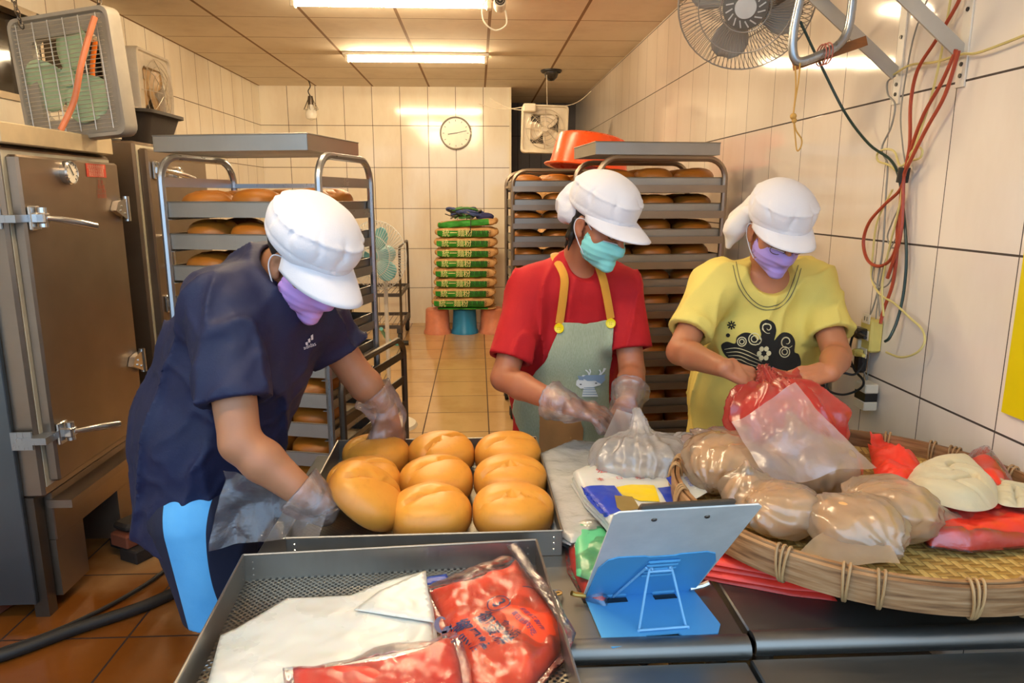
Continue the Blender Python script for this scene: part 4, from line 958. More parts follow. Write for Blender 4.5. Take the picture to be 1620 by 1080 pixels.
# ================================================================== WORK TABLES
TZ = .72
def table(name, label, x0, x1, y0, y1, z, rz=0.):
    t = thing(name, label, 'table', ((x0+x1)/2, y0, 0), rz); w = (x1-x0)/2; d = y1-y0
    mb = MB().box(-w, w, .0, d, z-.03, z, bev=.003)
    mb.tube([(-w, .018, z-.012), (w, .018, z-.012)], .018, 12, flat=(.020, .024, (0, 0, 1)))
    mb.build('top', M['table_steel'], t)
    for x in (-w+.04, w-.04):
        for y in (.06, d-.06): MB().tube([(x, y, 0), (x, y, z-.03)], .02, 10).build('leg', M['steel_dark'], t)
    MB().box(-w+.04, w-.04, .06, d-.06, .2, .22).build('lower_shelf', M['steel_dark'], t)
    return t
table('steel_table', 'stainless steel worktable under the tray of buns, left of the seam', -.50, .478, 1.105, 2.10, TZ, 0)
table('steel_table', 'stainless steel worktable under the round bamboo basket, right of the seam', .490, 1.325, 1.115, 2.12, TZ, 0)
table('steel_table', 'dark steel counter in front of the work tables, left of the black seam', -.52, .466, .42, 1.092, .70, 0)
table('steel_table', 'dark steel counter in front of the work tables, right of the black seam', .474, 1.325, .42, 1.098, .70, 0)
# ================================================================== SOFT FLAT THINGS
def inside(poly, x, y):
    c = False; n = len(poly); j = n-1
    for i in range(n):
        if ((poly[i][1] > y) != (poly[j][1] > y)) and (x < (poly[j][0]-poly[i][0])*(y-poly[i][1])/(poly[j][1]-poly[i][1])+poly[i][0]): c = not c
        j = i
    return c
def mesh2d(poly, step):
    """triangulated 2D sheet of an outline: (points, triangles)"""
    P = [Vector((p[0], p[1])) for p in poly]; B = []
    for i in range(len(P)):
        a, b = P[i], P[(i+1) % len(P)]; n = max(1, int((b-a).length/step)); B += [a.lerp(b, k/n) for k in range(n)]
    xs = [p.x for p in B]; ys = [p.y for p in B]; I = []; yy = min(ys)+step*.6; k = 0; pl = [(p.x, p.y) for p in P]
    while yy < max(ys)-step*.3:
        xx = min(xs)+step*(.5+.5*(k % 2))
        while xx < max(xs):
            if inside(pl, xx, yy) and bdist(pl, xx, yy) > step*.45: I.append(Vector((xx, yy)))
            xx += step
        yy += step*.87; k += 1
    n = len(B); r_ = geometry.delaunay_2d_cdt(B+I, [], [list(range(n))], 1, 1e-6)
    return [(v.x, v.y) for v in r_[0]], [tuple(f) for f in r_[2]]
def bdist(pl, x, y):
    m = 1e9
    for i in range(len(pl)):
        ax, ay = pl[i-1]; bx, by = pl[i]; dx, dy = bx-ax, by-ay; L = dx*dx+dy*dy+1e-12
        t = min(1, max(0, ((x-ax)*dx+(y-ay)*dy)/L)); m = min(m, math.hypot(x-ax-dx*t, y-ay-dy*t))
    return m
def pad(name, poly, z, th, mat, parent=None, edge=.02, amp=.3, ws=60., seed=0, step=.008, zfn=None, open_=False, sheet=False):
    """soft flat pack over an outline: domed top, wrinkled, flat underside"""
    pts, tri = mesh2d(poly, step); pl = [tuple(p[:2]) for p in poly]; A = np.array([(x, y, 0.) for x, y in pts]); D_ = np.array([bdist(pl, x, y) for x, y in pts])
    e = 1-np.exp(-(D_/edge)*1.2); nz = wob(A, ws, seed, 3); ridge = 1-np.abs(wob(A, ws*.6, seed+7, 2))*2
    hh = th*(e if not sheet else np.clip(D_/.004, 0, 1)*.0+1)*(1-amp*.5+amp*nz*.7)+th*amp*.35*np.clip(ridge, 0, 1)**3*np.minimum(1, D_/edge)
    base = np.array([zfn(x, y) for x, y in pts]) if zfn else np.full(len(pts), z)
    top = [(x, y, base[i]+max(.0008, hh[i])) for i, (x, y) in enumerate(pts)]; n = len(top); v = list(top); f = list(tri)
    if sheet:
        v = [(x, y, base[i]+hh[i]) for i, (x, y) in enumerate(pts)]
    else:
        v += [(x, y, base[i]) for i, (x, y) in enumerate(pts)]; f += [tuple(i+n for i in t[::-1]) for t in tri]
        from collections import Counter
        ec = Counter()
        for t in tri:
            for a, b in ((t[0], t[1]), (t[1], t[2]), (t[2], t[0])): ec[(min(a, b), max(a, b))] += 1
        for t in tri:
            for a, b in ((t[0], t[1]), (t[1], t[2]), (t[2], t[0])):
                if ec[(min(a, b), max(a, b))] == 1: f.append((b, a, a+n, b+n))
    me = bpy.data.meshes.new(name); me.from_pydata(v, [], f); smooth(me); me.update(); return link(name, me, mat, parent)
def grow(poly, d):
    c = Vector((sum(p[0] for p in poly)/len(poly), sum(p[1] for p in poly)/len(poly))); o = []
    for p in poly: q = Vector(p[:2])-c; o.append(tuple(c+q*(1+d/q.length)))
    return o
def pz(pix, z): return [tuple(atz(x, y, z)[:2]) for x, y in pix]
def snap(o, tree, off=.0012, up=Vector((0, 0, 1))):
    """lay flat printing onto the surface below it"""
    me = o.data; mw = o.matrix_basis
    for v in me.vertices:
        h = tree.ray_cast(v.co+up*.15, -up, .4)
        if h[0] is not None: v.co = h[0]+up*off
    me.update(); return o
def bvh(o):
    return BVHTree.FromPolygons([v.co.copy() for v in o.data.vertices], [tuple(p.vertices) for p in o.data.polygons])
def subdiv(me, n=1, maxlen=.006):
    bm = bmesh.new(); bm.from_mesh(me); bmesh.ops.triangulate(bm, faces=bm.faces)
    for _ in range(n):
        es = [e for e in bm.edges if e.calc_length() > maxlen]
        if not es: break
        bmesh.ops.subdivide_edges(bm, edges=es, cuts=1); bmesh.ops.triangulate(bm, faces=[f for f in bm.faces if len(f.verts) > 3])
    bm.to_mesh(me); bm.free()
def print_on(name, s, size, Mx, mat, host, tree, parent, sx=1., bold=False):
    me = textmesh(s, size, size*.022 if bold else 0.); me.transform(Mx @ Matrix.Diagonal((sx, 1, 1, 1))); subdiv(me, 2); o = link(name, me, mat, parent); return snap(o, tree)
# ------------------------------------------------------------------ bun tray
tb = thing('baking_tray', 'perforated steel tray with nine big golden buns on the worktable', 'tray', (-.123, 1.755, TZ+.001), R(.6)); tray_parts(tb, .600, .625, .058, M['tray_steel'])
bx = [-.300, -.112, .080]; by = [1.570, 1.762, 1.950]; sd = 0
for r_ in range(3):
    for q in range(3):
        if r_ == 0 and q == 0: continue
        o = bun_geo(sd+3, r=.097, h=.098).build('round_bun', M['bun']); sd += 1
        tag(o, 'golden round bun in the tray on the table, %s row, %s' % (('front', 'middle', 'back')[r_], ('left', 'middle', 'right')[q]), 'bun', 'golden buns in the tray on the table')
        o.location = (bx[q]+.004*((r_*7) % 3-1), by[r_]+(.012 if q == 1 and r_ == 2 else 0), TZ+.005); o.rotation_euler = (0, 0, (0, .25, -.2)[q]+.12*r_)
o = tag(bun_geo(17, r=.097, h=.085).build('round_bun', M['bun']), 'golden round bun held tilted in a gloved hand, front left of the tray', 'bun', 'golden buns in the tray on the table')
o.location = (-.285, 1.572, TZ+.066); o.rotation_euler = (R(14), R(36), R(20)); held = o
o = tag(pad('wax_paper', [(-.36, 1.47), (-.22, 1.46), (-.19, 1.53), (-.30, 1.56)], TZ+.006, .006, plain('wax_paper', 'd8c8a8', .4, trans=.3), step=.01), 'curled greaseproof paper under the held bun', 'paper')
# ------------------------------------------------------------------ front tray
tf = thing('baking_tray', 'perforated steel tray in the foreground with white bags and red packs', 'tray', (-.163, 1.070, TZ+.010), R(3.5)); tray_parts(tf, .600, .600, .058, M['tray_steel'])
wb = pz([(318, 1110), (352, 1000), (378, 990), (455, 945), (552, 938), (610, 915), (672, 902), (680, 945), (690, 1005), (700, 1110)], .76)
mat_wb = plain('white_poly', 'd9d8d0', .28, var=.03, spec=.6, sub=.2)
for k in range(5):
    g_ = [(x+.004*math.sin(k*2.3+i), y+.004*math.cos(k*1.7+i*2)) for i, (x, y) in enumerate(wb)]
    o = tag(pad('plastic_bag', g_, .736+.005*k, .006, mat_wb, amp=.8 if k == 4 else .2, ws=38, seed=k, edge=.006, step=.012 if k < 4 else .007), 'white flat plastic bag in the foreground tray, %s in its stack' % ('bottom', 'second', 'third', 'fourth', 'top')[k], 'bag', 'white bags stacked in the foreground tray')
fl = pz([(560, 965), (600, 935), (672, 903), (680, 950), (686, 985)], .765); tag(pad('plastic_bag', fl, .7655, .005, mat_wb, amp=.9, ws=50, seed=31, edge=.006), 'folded white plastic bag corner lying crosswise on the white stack', 'bag')
red = plain('poly_red', 'f0402e', .35, var=.08, sub=.15); clr = film('wrap_clear', 'ffffff', .03, .05, 40, .8, .03)
dblue = plain('print_blue', '20306e', .5)
def pack(label, poly, z, th, mat, seed, grow_=.016, core='red_bags', amp=.5, ws=24, wrap=True, cat='bag pack'):
    t = thing('bag_pack', label, cat, (0, 0, 0)); c = pad(core, poly, z, th, mat, t, edge=.018, amp=amp, ws=ws, seed=seed, step=.007)
    if wrap: pad('clear_wrap', grow(poly, grow_), z-.0006, th+.013, clr, t, edge=.018, amp=amp*1.1, ws=ws*1.1, seed=seed, step=.008)
    return t, c
rp = pz([(678, 915), (735, 905), (770, 893), (800, 882), (818, 868), (845, 905), (898, 975), (885, 1010), (840, 1062), (822, 1110), (742, 1110), (722, 1010), (700, 955)], .775)
t, c = pack('orange-red bag pack with blue characters and a circled 3 in the foreground tray', rp, .745, .040, plain('poly_orange', 'f8502c', .32, var=.06, sub=.15), 5)
tr = bvh(c)
def fr(px, py, z, ang):
    p = atz(px, py, z); return TR(p.x, p.y, z) @ RZ(R(ang))
for s_, x, y, sz, a in (('御蛋糕', 779, 986, .033, -64), ('鄉黑糖', 742, 994, .034, -64), ('3', 789, 953, .034, -60), ('食心坊', 806, 990, .018, -62), ('實在新鮮好吃', 828, 985, .012, -62), ('嚴選手工製作', 841, 978, .012, -62), ('一', 838, 917, .03, 20)):
    print_on('lettering', s_, sz, fr(x, y, .78, a), dblue, c, tr, c, bold=sz > .03)
ring = MB(); n = 36; vs = []
for k in range(n):
    for rr in (.0195, .0215): vs.append((rr*math.cos(2*PI*k/n), rr*math.sin(2*PI*k/n), 0))
ring.add(vs, [(2*k, 2*k+1, (2*k+3) % (2*n), (2*k+2) % (2*n)) for k in range(n)], False, fr(789, 953, .78, 0)); o = ring.build('printed_ring', dblue, c); snap(o, tr)
sw = MB()
for a0, b0, r0 in ((700, 985, .030), (712, 1000, .022)):
    P = [atz(a0+14*math.cos(q)*(1-q/9), b0+18*math.sin(q)*(1-q/9), .78) for q in np.linspace(0, 5.5, 26)]; vs = []
    for i, p in enumerate(P): w_ = .0035*math.sin(PI*(i+.5)/26)+.0008; d = (P[min(i+1, 25)]-P[max(i-1, 0)]).normalized(); s_ = Vector((-d.y, d.x, 0)); vs += [p+s_*w_, p-s_*w_]
    sw.add(vs, [(2*i, 2*i+1, 2*i+3, 2*i+2) for i in range(25)])
o = sw.build('printed_swirl', dblue, c); snap(o, tr)
rp2 = pz([(470, 1110), (462, 1045), (520, 1048), (600, 1035), (660, 1020), (715, 998), (728, 1040), (738, 1110)], .785)
pack('red bag pack crossing the bottom edge of the foreground tray', rp2, .772, .028, M['poly_red'], 9)
tag(pad('clear_film', pz([(800, 862), (818, 856), (850, 905), (880, 938), (902, 990), (884, 985), (850, 930), (812, 878)], .785), .785, .012, clr, amp=1.2, ws=70, edge=.01, seed=3), 'crinkled clear film edge sticking up beside the orange-red pack', 'film')
tag(pad('printed_bag', pz([(640, 912), (706, 902), (712, 912), (650, 925)], .76), .752, .006, plain('poly_blue', '2c48a8', .3), amp=.4), 'bit of blue printed bag peeping out behind the white stack', 'bag')
# ------------------------------------------------------------------ middle of the table
milk = film('film_milky', 'faf8f2', .74, .22, 30, .9, .16, transl=.25); veil = film('film_veil', 'faf8f6', .42, .18, 34, .8, .15)
sp = pz([(850, 722), (905, 700), (965, 705), (985, 760), (1000, 800), (955, 850), (905, 862), (878, 850), (868, 790)], .735)
for k in range(4):
    g_ = [(x+.006*math.sin(k*2.1+i), y+.006*math.cos(k*1.3+i*2)) for i, (x, y) in enumerate(sp)]
    tag(pad('clear_bag', g_, TZ+.0012+.007*k, .009, milk, amp=.8, ws=45, seed=20+k, edge=.008, step=.011), 'milky clear flat bag beside the bun tray, %s of its pile' % ('bottom', 'second', 'third', 'top')[k], 'bag', 'clear flat bags piled beside the bun tray')
gp = pz([(893, 812), (950, 805), (985, 850), (960, 935), (925, 925), (905, 880)], .75)
t, c = pack('clear-wrapped pack of green bags over red bags beside the blue stand', gp, TZ+.001, .022, M['poly_red'], 12)
pad('green_bags', pz([(908, 822), (950, 818), (975, 850), (955, 915), (912, 900)], .755), TZ+.020, .012, plain('poly_green', '66c890', .35, sub=.1), t, edge=.008, amp=.4, ws=30)
# bundle of printed bags
bp = pz([(903, 745), (925, 735), (1010, 738), (1060, 748), (1085, 778), (1100, 812), (1050, 835), (985, 850), (955, 812), (925, 780)], .79)
t = thing('bag_bundle', 'stack of white bags printed red, blue and yellow in front of the woman in red', 'bag bundle')
lay = None
for k in range(3): lay = pad('white_bags', [(x+.003*math.sin(k+i), y) for i, (x, y) in enumerate(bp)], TZ+.034+.014*k, .016, mat_wb, t, edge=.008, amp=.35, ws=28, seed=k+50, step=.009)
tr = bvh(lay)
def decal(name, pix, z, mat, parent, tree, step=.006, off=.0014):
    pts, tri = mesh2d(pz(pix, z), step); me = bpy.data.meshes.new(name); me.from_pydata([(x, y, z) for x, y in pts], [], tri); o = link(name, me, mat, parent); return snap(o, tree, off)
decal('blue_print', [(918, 766), (972, 765), (985, 784), (990, 806), (950, 812), (930, 790)], .80, plain('ink_blue', '1c3fb4', .3), lay, tr)
decal('yellow_print', [(975, 768), (1000, 764), (1035, 766), (1044, 792), (1012, 793), (985, 782)], .80, plain('ink_yellow', 'f0d010', .3), lay, tr, off=.0022)
decal('picture_print', [(972, 783), (1000, 786), (1012, 804), (985, 808), (976, 800)], .80, plain('ink_brown', '8a7440', .4), lay, tr, off=.0028)
decal('blue_print', [(1040, 770), (1062, 768), (1075, 788), (1056, 794)], .80, M['ink_blue'], lay, tr)
redp = plain('ink_red', 'd03428', .4)
for s_, x, y, sz in (('宏', 952, 744, .030), ('仁', 992, 742, .026), ('本', 950, 756, .020), ('口', 980, 753, .018), ('茶', 1012, 752, .026)): print_on('lettering', s_, sz, fr(x, y, .80, 3), redp, lay, tr, lay)
for s_, x, y, sz in (('小北', 953, 798, .024), ): print_on('lettering', s_, sz, fr(x, y, .80, 10), mat_wb, lay, tr, lay)
for s_, x, y, sz in (('台灣好味', 1055, 776, .012), ('手工製作', 1058, 784, .010)): print_on('lettering', s_, sz, fr(x, y, .80, 5), mat_wb, lay, tr, lay)
# blue and white hanging card
t = thing('hanging_card', 'small blue and white header card on the bag stack beside the bamboo basket', 'card')
a, b, c_, d = atz(1054, 757, .82), atz(1090, 745, .83), atz(1119, 779, .82), atz(1082, 800, .81)
def quadsheet(name, a, b, c_, d, mat, parent, off=0.):
    n = (b-a).cross(d-a).normalized(); n = n if n.z > 0 else -n; vs = [p+n*off for p in (a, b, c_, d)]+[p+n*(off+.0012) for p in (a, b, c_, d)]
    return MB().add(vs, [(3, 2, 1, 0), (4, 5, 6, 7), (0, 1, 5, 4), (1, 2, 6, 5), (2, 3, 7, 6), (3, 0, 4, 7)]).build(name, mat, parent)
quadsheet('card', a, b, c_, d, mat_wb, t)
m1 = a.lerp(b, .42); m2 = d.lerp(c_, .42); quadsheet('blue_panel', a, m1, m2, d, M['ink_blue'], t, .0013)
n_ = (b-a).cross(d-a).normalized(); n_ = n_ if n_.z > 0 else -n_
ux = (d-a).normalized(); uy = n_.cross(ux)
F_ = Matrix(((ux.x, uy.x, n_.x), (ux.y, uy.y, n_.y), (ux.z, uy.z, n_.z))).to_4x4()
for s_, u_, v_, sz in (('台灣麵包', .5, .30, .013), ('好吃實在', .55, .16, .013)): text('lettering', s_, sz, TR(a.lerp(d, u_).lerp(b.lerp(c_, u_), v_)+n_*.003) @ F_, M['ink_yellow'], t)
text('lettering', '優質手提袋', .010, TR(a.lerp(d, .4).lerp(b.lerp(c_, .4), .66)+n_*.003) @ F_, M['ink_blue'], t)
MB().tube([a.lerp(d, .55).lerp(b.lerp(c_, .55), .85)+n_*.0015, a.lerp(d, .55).lerp(b.lerp(c_, .55), .85)+n_*.003], .004, 10).build('hang_hole', M['ink_brown'], t)
tag(pad('dark_strip', pz([(1030, 806), (1075, 800), (1125, 796), (1128, 804), (1036, 814)], .80), .785, .006, M['steel_dark'], amp=.1), 'dark flat strip lying behind the top of the clipboard', 'strip')
# ------------------------------------------------------------------ blue book stand and clipboard
blu = plain('stand_blue', '5aa6d8', .38, var=.04)
t = thing('book_stand', 'light blue metal book stand with wire prop on the dark counter', 'stand')
B0, B1 = Vector((.205, 1.268, TZ+.004)), Vector((.428, 1.286, TZ+.004)); ex = (B1-B0).normalized(); ey = Vector((0, 0, 1)).cross(ex)
tilt = R(51); upv = (Vector((0, 0, 1))*math.sin(tilt)-ey*math.cos(tilt)).normalized(); nb = ex.cross(upv)
FB = Matrix(((ex.x, upv.x, nb.x), (ex.y, upv.y, nb.y), (ex.z, upv.z, nb.z))).to_4x4(); FB = TR(B0) @ FB
WB = (B1-B0).length
back = [(0, 0), (WB, 0), (WB, .15), (WB-.012, .185), (WB-.03, .195), (.145, .193), (.135, .188), (.088, .188), (.078, .193), (.03, .195), (.012, .185), (0, .15)]
MB().prism(back, 0, .0022, FB).build('back_plate', blu, t)
def inset(t, pl, nm, M_): MB().tube([M_ @ Vector((x, y, .0)) for x, y in pl], .0016, 5, close=True).build(nm, blu, t)
base = [(0, 0), (WB, 0), (WB+.005, -.12), (WB-.01, -.145), (WB-.075, -.148), (WB-.082, -.135), (.082, -.135), (.075, -.158), (.012, -.162), (.0, -.150)]
FBase = TR(B0+Vector((0, 0, .0))) @ Matrix(((ex.x, ey.x, 0), (ex.y, ey.y, 0), (0, 0, 1))).to_4x4()
MB().prism(base, -.0022, 0.0006, FBase).build('base_plate', blu, t)
for k in range(2):
    x0 = .035+k*.10; MB().box(x0, x0+.045, -.026, -.012, .0007, .0020, FBase).build('slot', M['black_plastic'], t)
    MB().box(x0-.002, x0+.047, -.010, .004, .0005, .010, FBase, bev=.003).build('hinge_tab', blu, t)
for k in range(5): MB().box(.088, .148, .105+.016*k, .113+.016*k, .003, .008, FB, bev=.002).build('ratchet_rib', blu, t)
hook = FB @ Vector((.118, .14, .010))
mb = MB()
for s_ in (-1, 1):
    mb.tube(spline([FBase @ Vector((.118+s_*.047, -.125, .004)), FBase @ Vector((.118+s_*.044, -.118, .004)), hook+ex*(s_*.022), hook+ex*(s_*.016)+upv*.006]), .0024, 8)
mb.tube([hook+ex*(-.022), hook+ex*.022], .0024, 8).tube([FBase @ Vector((.118-.047, -.125, .004)), FBase @ Vector((.118+.047, -.125, .004))], .0024, 8)
mb.tube([FB @ Vector((.055, .01, .006)), FB @ Vector((.088, .155, .008))], .0024, 8); mb.build('wire_prop', plain('wire_blue', '86bfe6', .3), t)
MB().tube([FB @ Vector((WB-.012, .012, .001)), FB @ Vector((WB+.018, .010, -.004)), FB @ Vector((WB+.030, .018, -.006))], .006, 8).build('page_clip', M['bright_steel'], t)
MB().tube([FB @ Vector((.0, .014, .001)), FB @ Vector((-.02, .010, -.004)), FB @ Vector((-.028, .014, -.006))], .005, 8).build('page_clip', plain('brass', 'a88a4a', .3, .9), t)
t = thing('clipboard', 'white worn clipboard leaning on the blue book stand', 'clipboard')
cb = [(-.004, .006), (WB+.004, .006), (WB+.012, .362), (WB+.004, .370), (-.004, .370), (-.012, .362)]
cl = MB().prism(cb, -.0032, -.0004, FB).build('board', plain('board_white', 'dcd9d2', .4, var=.10, vs=14), t)
for x in (.06, .15): MB().lathe([(0, 0), (.005, 0), (.004, .002), (0, .0025)], 12, FB @ TR(x, .338, -.0003)).build('rivet', M['steel_dark'], t)
MB().box(.03, .19, .355, .376, -.013, -.0034, FB, bev=.003).build('clip', M['steel_dark'], t)
t = thing('key_bunch', 'small bunch of metal keys on the table left of the blue stand', 'keys', (.152, 1.285, TZ+.002))
for k in range(3):
    A = TR(.0+.004*k, .0, .002+.003*k) @ RZ(R(150+40*k)) @ RX(R(10)); MB().lathe([(.004, -.001), (.009, -.001), (.009, .001), (.004, .001), (.004, -.001)], 12, A @ TR(.012, 0, 0)).box(.02, .045, -.002, .002, -.001, .001, A).build('key', M['brass' if k else 'bright_steel'], t)
MB().tube([(.010*math.cos(a), .010*math.sin(a), .004) for a in np.linspace(0, 2*PI, 15)[:-1]], .001, 5, close=True).build('ring', M['bright_steel'], t)
# folded red bags supporting the basket
fb_ = [(.43, 1.34), (.50, 1.31), (.62, 1.26), (.70, 1.24), (.72, 1.40), (.60, 1.52), (.47, 1.50)]
for k in range(4):
    g_ = [(x-.003*math.sin(k*1.7+i)-.006*k, y+.004*math.cos(k*2+i)) for i, (x, y) in enumerate(fb_)]
    tag(pad('folded_bag', g_, TZ+.001+.0135*k, .0135, M['poly_red'] if k % 2 else plain('poly_red_dark', 'd83a2c', .35, sub=.1), amp=.3, ws=50, seed=k+80, edge=.006, step=.012), 'flat red plastic bag under the left of the bamboo basket, %s from the table' % ORD[k], 'bag', 'red bags stacked under the basket')
o = tag(MB().box(-.14, .14, -.12, .12, 0, .058, bev=.01).build('carton', plain('card_board', 'a9835a', .8)), 'low carton hidden in the shade beneath the bamboo basket', 'carton'); o.location = (1.02, 1.62, TZ+.001)
# ------------------------------------------------------------------ bamboo basket
BC = Vector((.886, 1.50)); BR = .430; BZ = .786
def weave():
    m = NT('bamboo_weave'); tc = m.n('ShaderNodeTexCoord').outputs['Object']; sep = m.n('ShaderNodeSeparateXYZ'); m.l(tc, sep.inputs[0])
    p = .0145; A = m.math('DIVIDE', m.math('ADD', sep.outputs[0], 5), p); B = m.math('DIVIDE', m.math('ADD', sep.outputs[1], 5), p)
    ia, ib = m.math('FLOOR', A), m.math('FLOOR', B)
    s = m.math('MODULO', m.math('ADD', ia, ib), 4.); over = m.math('LESS_THAN', s, 1.5)
    fa, fb2 = m.math('SUBTRACT', m.math('FRACT', A), .5), m.math('SUBTRACT', m.math('FRACT', B), .5)
    w_ = m.math('ADD', m.math('MULTIPLY', over, m.math('ABSOLUTE', fb2)), m.math('MULTIPLY', m.math('SUBTRACT', 1., over), m.math('ABSOLUTE', fa)))
    n1 = m.noise(7, 4); n2 = m.noise(60, 3, sc3=(1, .2, 1))
    c = m.mix(over, srgb('e2c070'), srgb('a87c34')); c = m.mix(m.math('MULTIPLY', n2, .6), c, srgb('d9ba72')); c = m.mix(m.ramp(n1, [(.45, (0, 0, 0)), (.7, (.4, .4, .4))]), c, srgb('8f6a34'))
    c = m.mix(m.ramp(w_, [(.40, (0, 0, 0)), (.5, (.9, .9, .9))]), c, srgb('3c260e'))
    m.set(Base_Color=c, Roughness=.42); m.bump(m.math('SUBTRACT', .5, w_), .7, .004); MATS['bamboo_weave'] = m.m; return m.m
def rimmat():
    m = NT('bamboo_rim'); n = m.noise(9, 5, sc3=(1, 1, 14)); n2 = m.noise(3, 3)
    c = m.ramp(n, [(.3, srgb('6e4a2c')), (.5, srgb('9a7048')), (.75, srgb('b8926a'))]); c = m.mix(m.ramp(n2, [(.5, (0, 0, 0)), (.8, (.5, .5, .5))]), c, srgb('4f3520'))
    m.set(Base_Color=c, Roughness=.5); m.bump(n, .3, .003); MATS['bamboo_rim'] = m.m; return m.m
t = thing('bamboo_basket', 'wide round woven bamboo tray basket with wrapped rim at the right', 'basket', (BC.x, BC.y, BZ))
MB().lathe([(0, 0), (.25, .0), (.38, .002), (BR-.014, .016), (BR-.012, .020), (.38, .006), (.25, .004), (0, .004)], 96).build('woven_base', weave(), t)
rm = rimmat()
MB().lathe([(BR-.002, .002), (BR+.004, .004), (BR+.005, .030), (BR+.004, .058), (BR-.002, .061), (BR-.003, .030), (BR-.002, .002)], 96).build('outer_hoop', rm, t)
MB().lathe([(BR-.014, .012), (BR-.005, .010), (BR-.005, .064), (BR-.014, .064), (BR-.014, .012)], 96).build('inner_hoop', rm, t)
cane = plain('cane', 'b08a5c', .5, var=.25)
for k in range(26):
    a = R(180+k*13.8+4*math.sin(k*2.2)); n3 = 2 if k % 3 else 3; mb = MB()
    for j in range(n3):
        aj = a+(j-(n3-1)/2)*.017; A = RZ(aj); sx_ = .4*(j-(n3-1)/2)*.01
        mb.tube([A @ Vector((BR-.005+.0155*math.cos(q), sx_*math.sin(q), .033+.037*math.sin(q))) for q in np.linspace(0, 2*PI, 21)[:-1]], .0028, 6, close=True)
    mb.build('binding', cane, t)
mb = MB()
for j in range(9): A = RZ(R(-70)+.016*j); mb.tube([A @ Vector((BR-.004+.017*math.cos(q), 0, .033+.038*math.sin(q))) for q in np.linspace(0, 2*PI, 21)[:-1]], .0030, 6, close=True)
mb.build('splice_binding', plain('cane_pale', 'c9a97c', .5), t)
# ------------------------------------------------------------------ bagged buns in the basket
tanb = plain('bagged_tan', 'e2ac6c', .6, var=.25, vs=14, sub=.15, bump=.3, bs=30)
fbag = film('bag_film', 'fbe6c6', .42, .18, 24, .5, .16); fred = film('bag_red', 'ff5a50', .62, .22, 22, .5, .18, transl=.6); fpink = film('bag_pinkish', 'fbe0da', .36, .2, 22, .5, .16)
def sheet(name, label, P4, mat, nu=40, nv=40, amp=.012, sag=.0, seed=0, ws=30, cat='film', fn=None, parent=None):
    """wrinkled film spanned between corner points (bilinear)"""
    a, b, c_, d = [Vector(p) for p in P4]; vs = []; fs = []
    for i in range(nu+1):
        for j in range(nv+1):
            u, v = i/nu, j/nv; p = a.lerp(b, u).lerp(d.lerp(c_, u), v); vs.append(p)
    A = np.array(vs); n = _np((b-a).cross(d-a).normalized()); uu = np.repeat(np.linspace(0, 1, nu+1), nv+1); vv = np.tile(np.linspace(0, 1, nv+1), nu+1)
    e = amp*wob(A, ws, seed, 3)+amp*.8*(1-2*np.abs(wob(A, ws*.7, seed+5, 2)))+sag*np.sin(PI*uu)*np.sin(PI*vv)
    if fn is not None: e = e+fn(uu, vv)
    A = A+e[:, None]*n
    for i in range(nu):
        for j in range(nv): k = i*(nv+1)+j; fs.append((k, k+1, k+nv+2, k+nv+1))
    me = bpy.data.meshes.new(name); me.from_pydata([tuple(p) for p in A], [], fs); smooth(me); o = link(name, me, mat, parent)
    if label: tag(o, label, cat)
    return o
def bag(name, label, c, r, core, filmm, neck=None, seed=0, h=.0045, wr=.006, ws=42, coremat=None, group=None, pw=2.3, extra=None, cat='bag', radial=.6, flap=None, nr=.8):
    """plastic bag: a lumpy body drawn to a twisted neck; core = what it holds"""
    t = thing(name, label, cat, c, 0, group); r = _np(r); nk = _np(neck) if neck is not None else None
    lo = -r*1.35-.03; hi = r*1.35+.03
    if nk is not None: lo = np.minimum(lo, nk-.06); hi = np.maximum(hi, nk+.06)
    if extra:
        for e in extra: lo = np.minimum(lo, _np(e[0])-e[1]-.02); hi = np.maximum(hi, _np(e[0])+e[1]+.02)
    V = Vol(lo, hi, h); V.ell((0, 0, 0), r, .0, pw=pw)
    if nk is not None: V.cone(nk*.2, nk, min(r)*nr, .006, .02)
    if extra:
        for e in extra: V.cone((0, 0, 0), e[0], e[1]*.9, e[1], .03)
    d0 = nk/np.linalg.norm(nk) if nk is not None else np.array([.3, .2, 1.])/1.06
    def dfn(P):
        q = P-(nk if nk is not None else 0); e1 = np.cross(d0, [0, 0, 1.]); e1 = e1/(np.linalg.norm(e1)+1e-9); e2 = np.cross(d0, e1)
        an = np.arctan2(q@e1, q@e2); rad = 1-np.abs(np.sin(an*7+2.5*wob(P, 14, seed)))
        return -wr*.9*wob(P, ws, seed, 3)-wr*.45*(1-2*np.abs(wob(P, ws*.8, seed+3, 2)))**2-wr*radial*rad
    V.disp(dfn); o = V.mesh('film', filmm, t, 1)
    if core:
        V2 = Vol(-r*1.1, r*1.1, .007); V2.ell((0, 0, 0), r*core, 0, pw=2.4); V2.disp(lambda P: -.006*wob(P, 35, seed+9, 3)); V2.mesh('bun', coremat or tanb, t, 1)
    if flap: sheet('flap', None, [Vector(p)-Vector(c) for p in flap], filmm, 24, 24, .005, 0., seed+40, 40, parent=t)
    return t
def rel(px, py, z, c): p = atz(px, py, z); return (p.x-c[0], p.y-c[1], p.z-c[2])
c = (.60, 1.62, .862); bag('bagged_bun', 'big tan bun in a clear bag beside the blue header card in the basket', c, (.10, .105, .062), .85, fbag, (.10, .13, .05), 1)
c = (.535+.02, 1.475, .852); bag('bagged_bun', 'small clear bag tip standing over the left rim of the bamboo basket', (.60, 1.46, .850), (.062, .055, .050), .8, fbag, (-.01, .0, .075), 2)
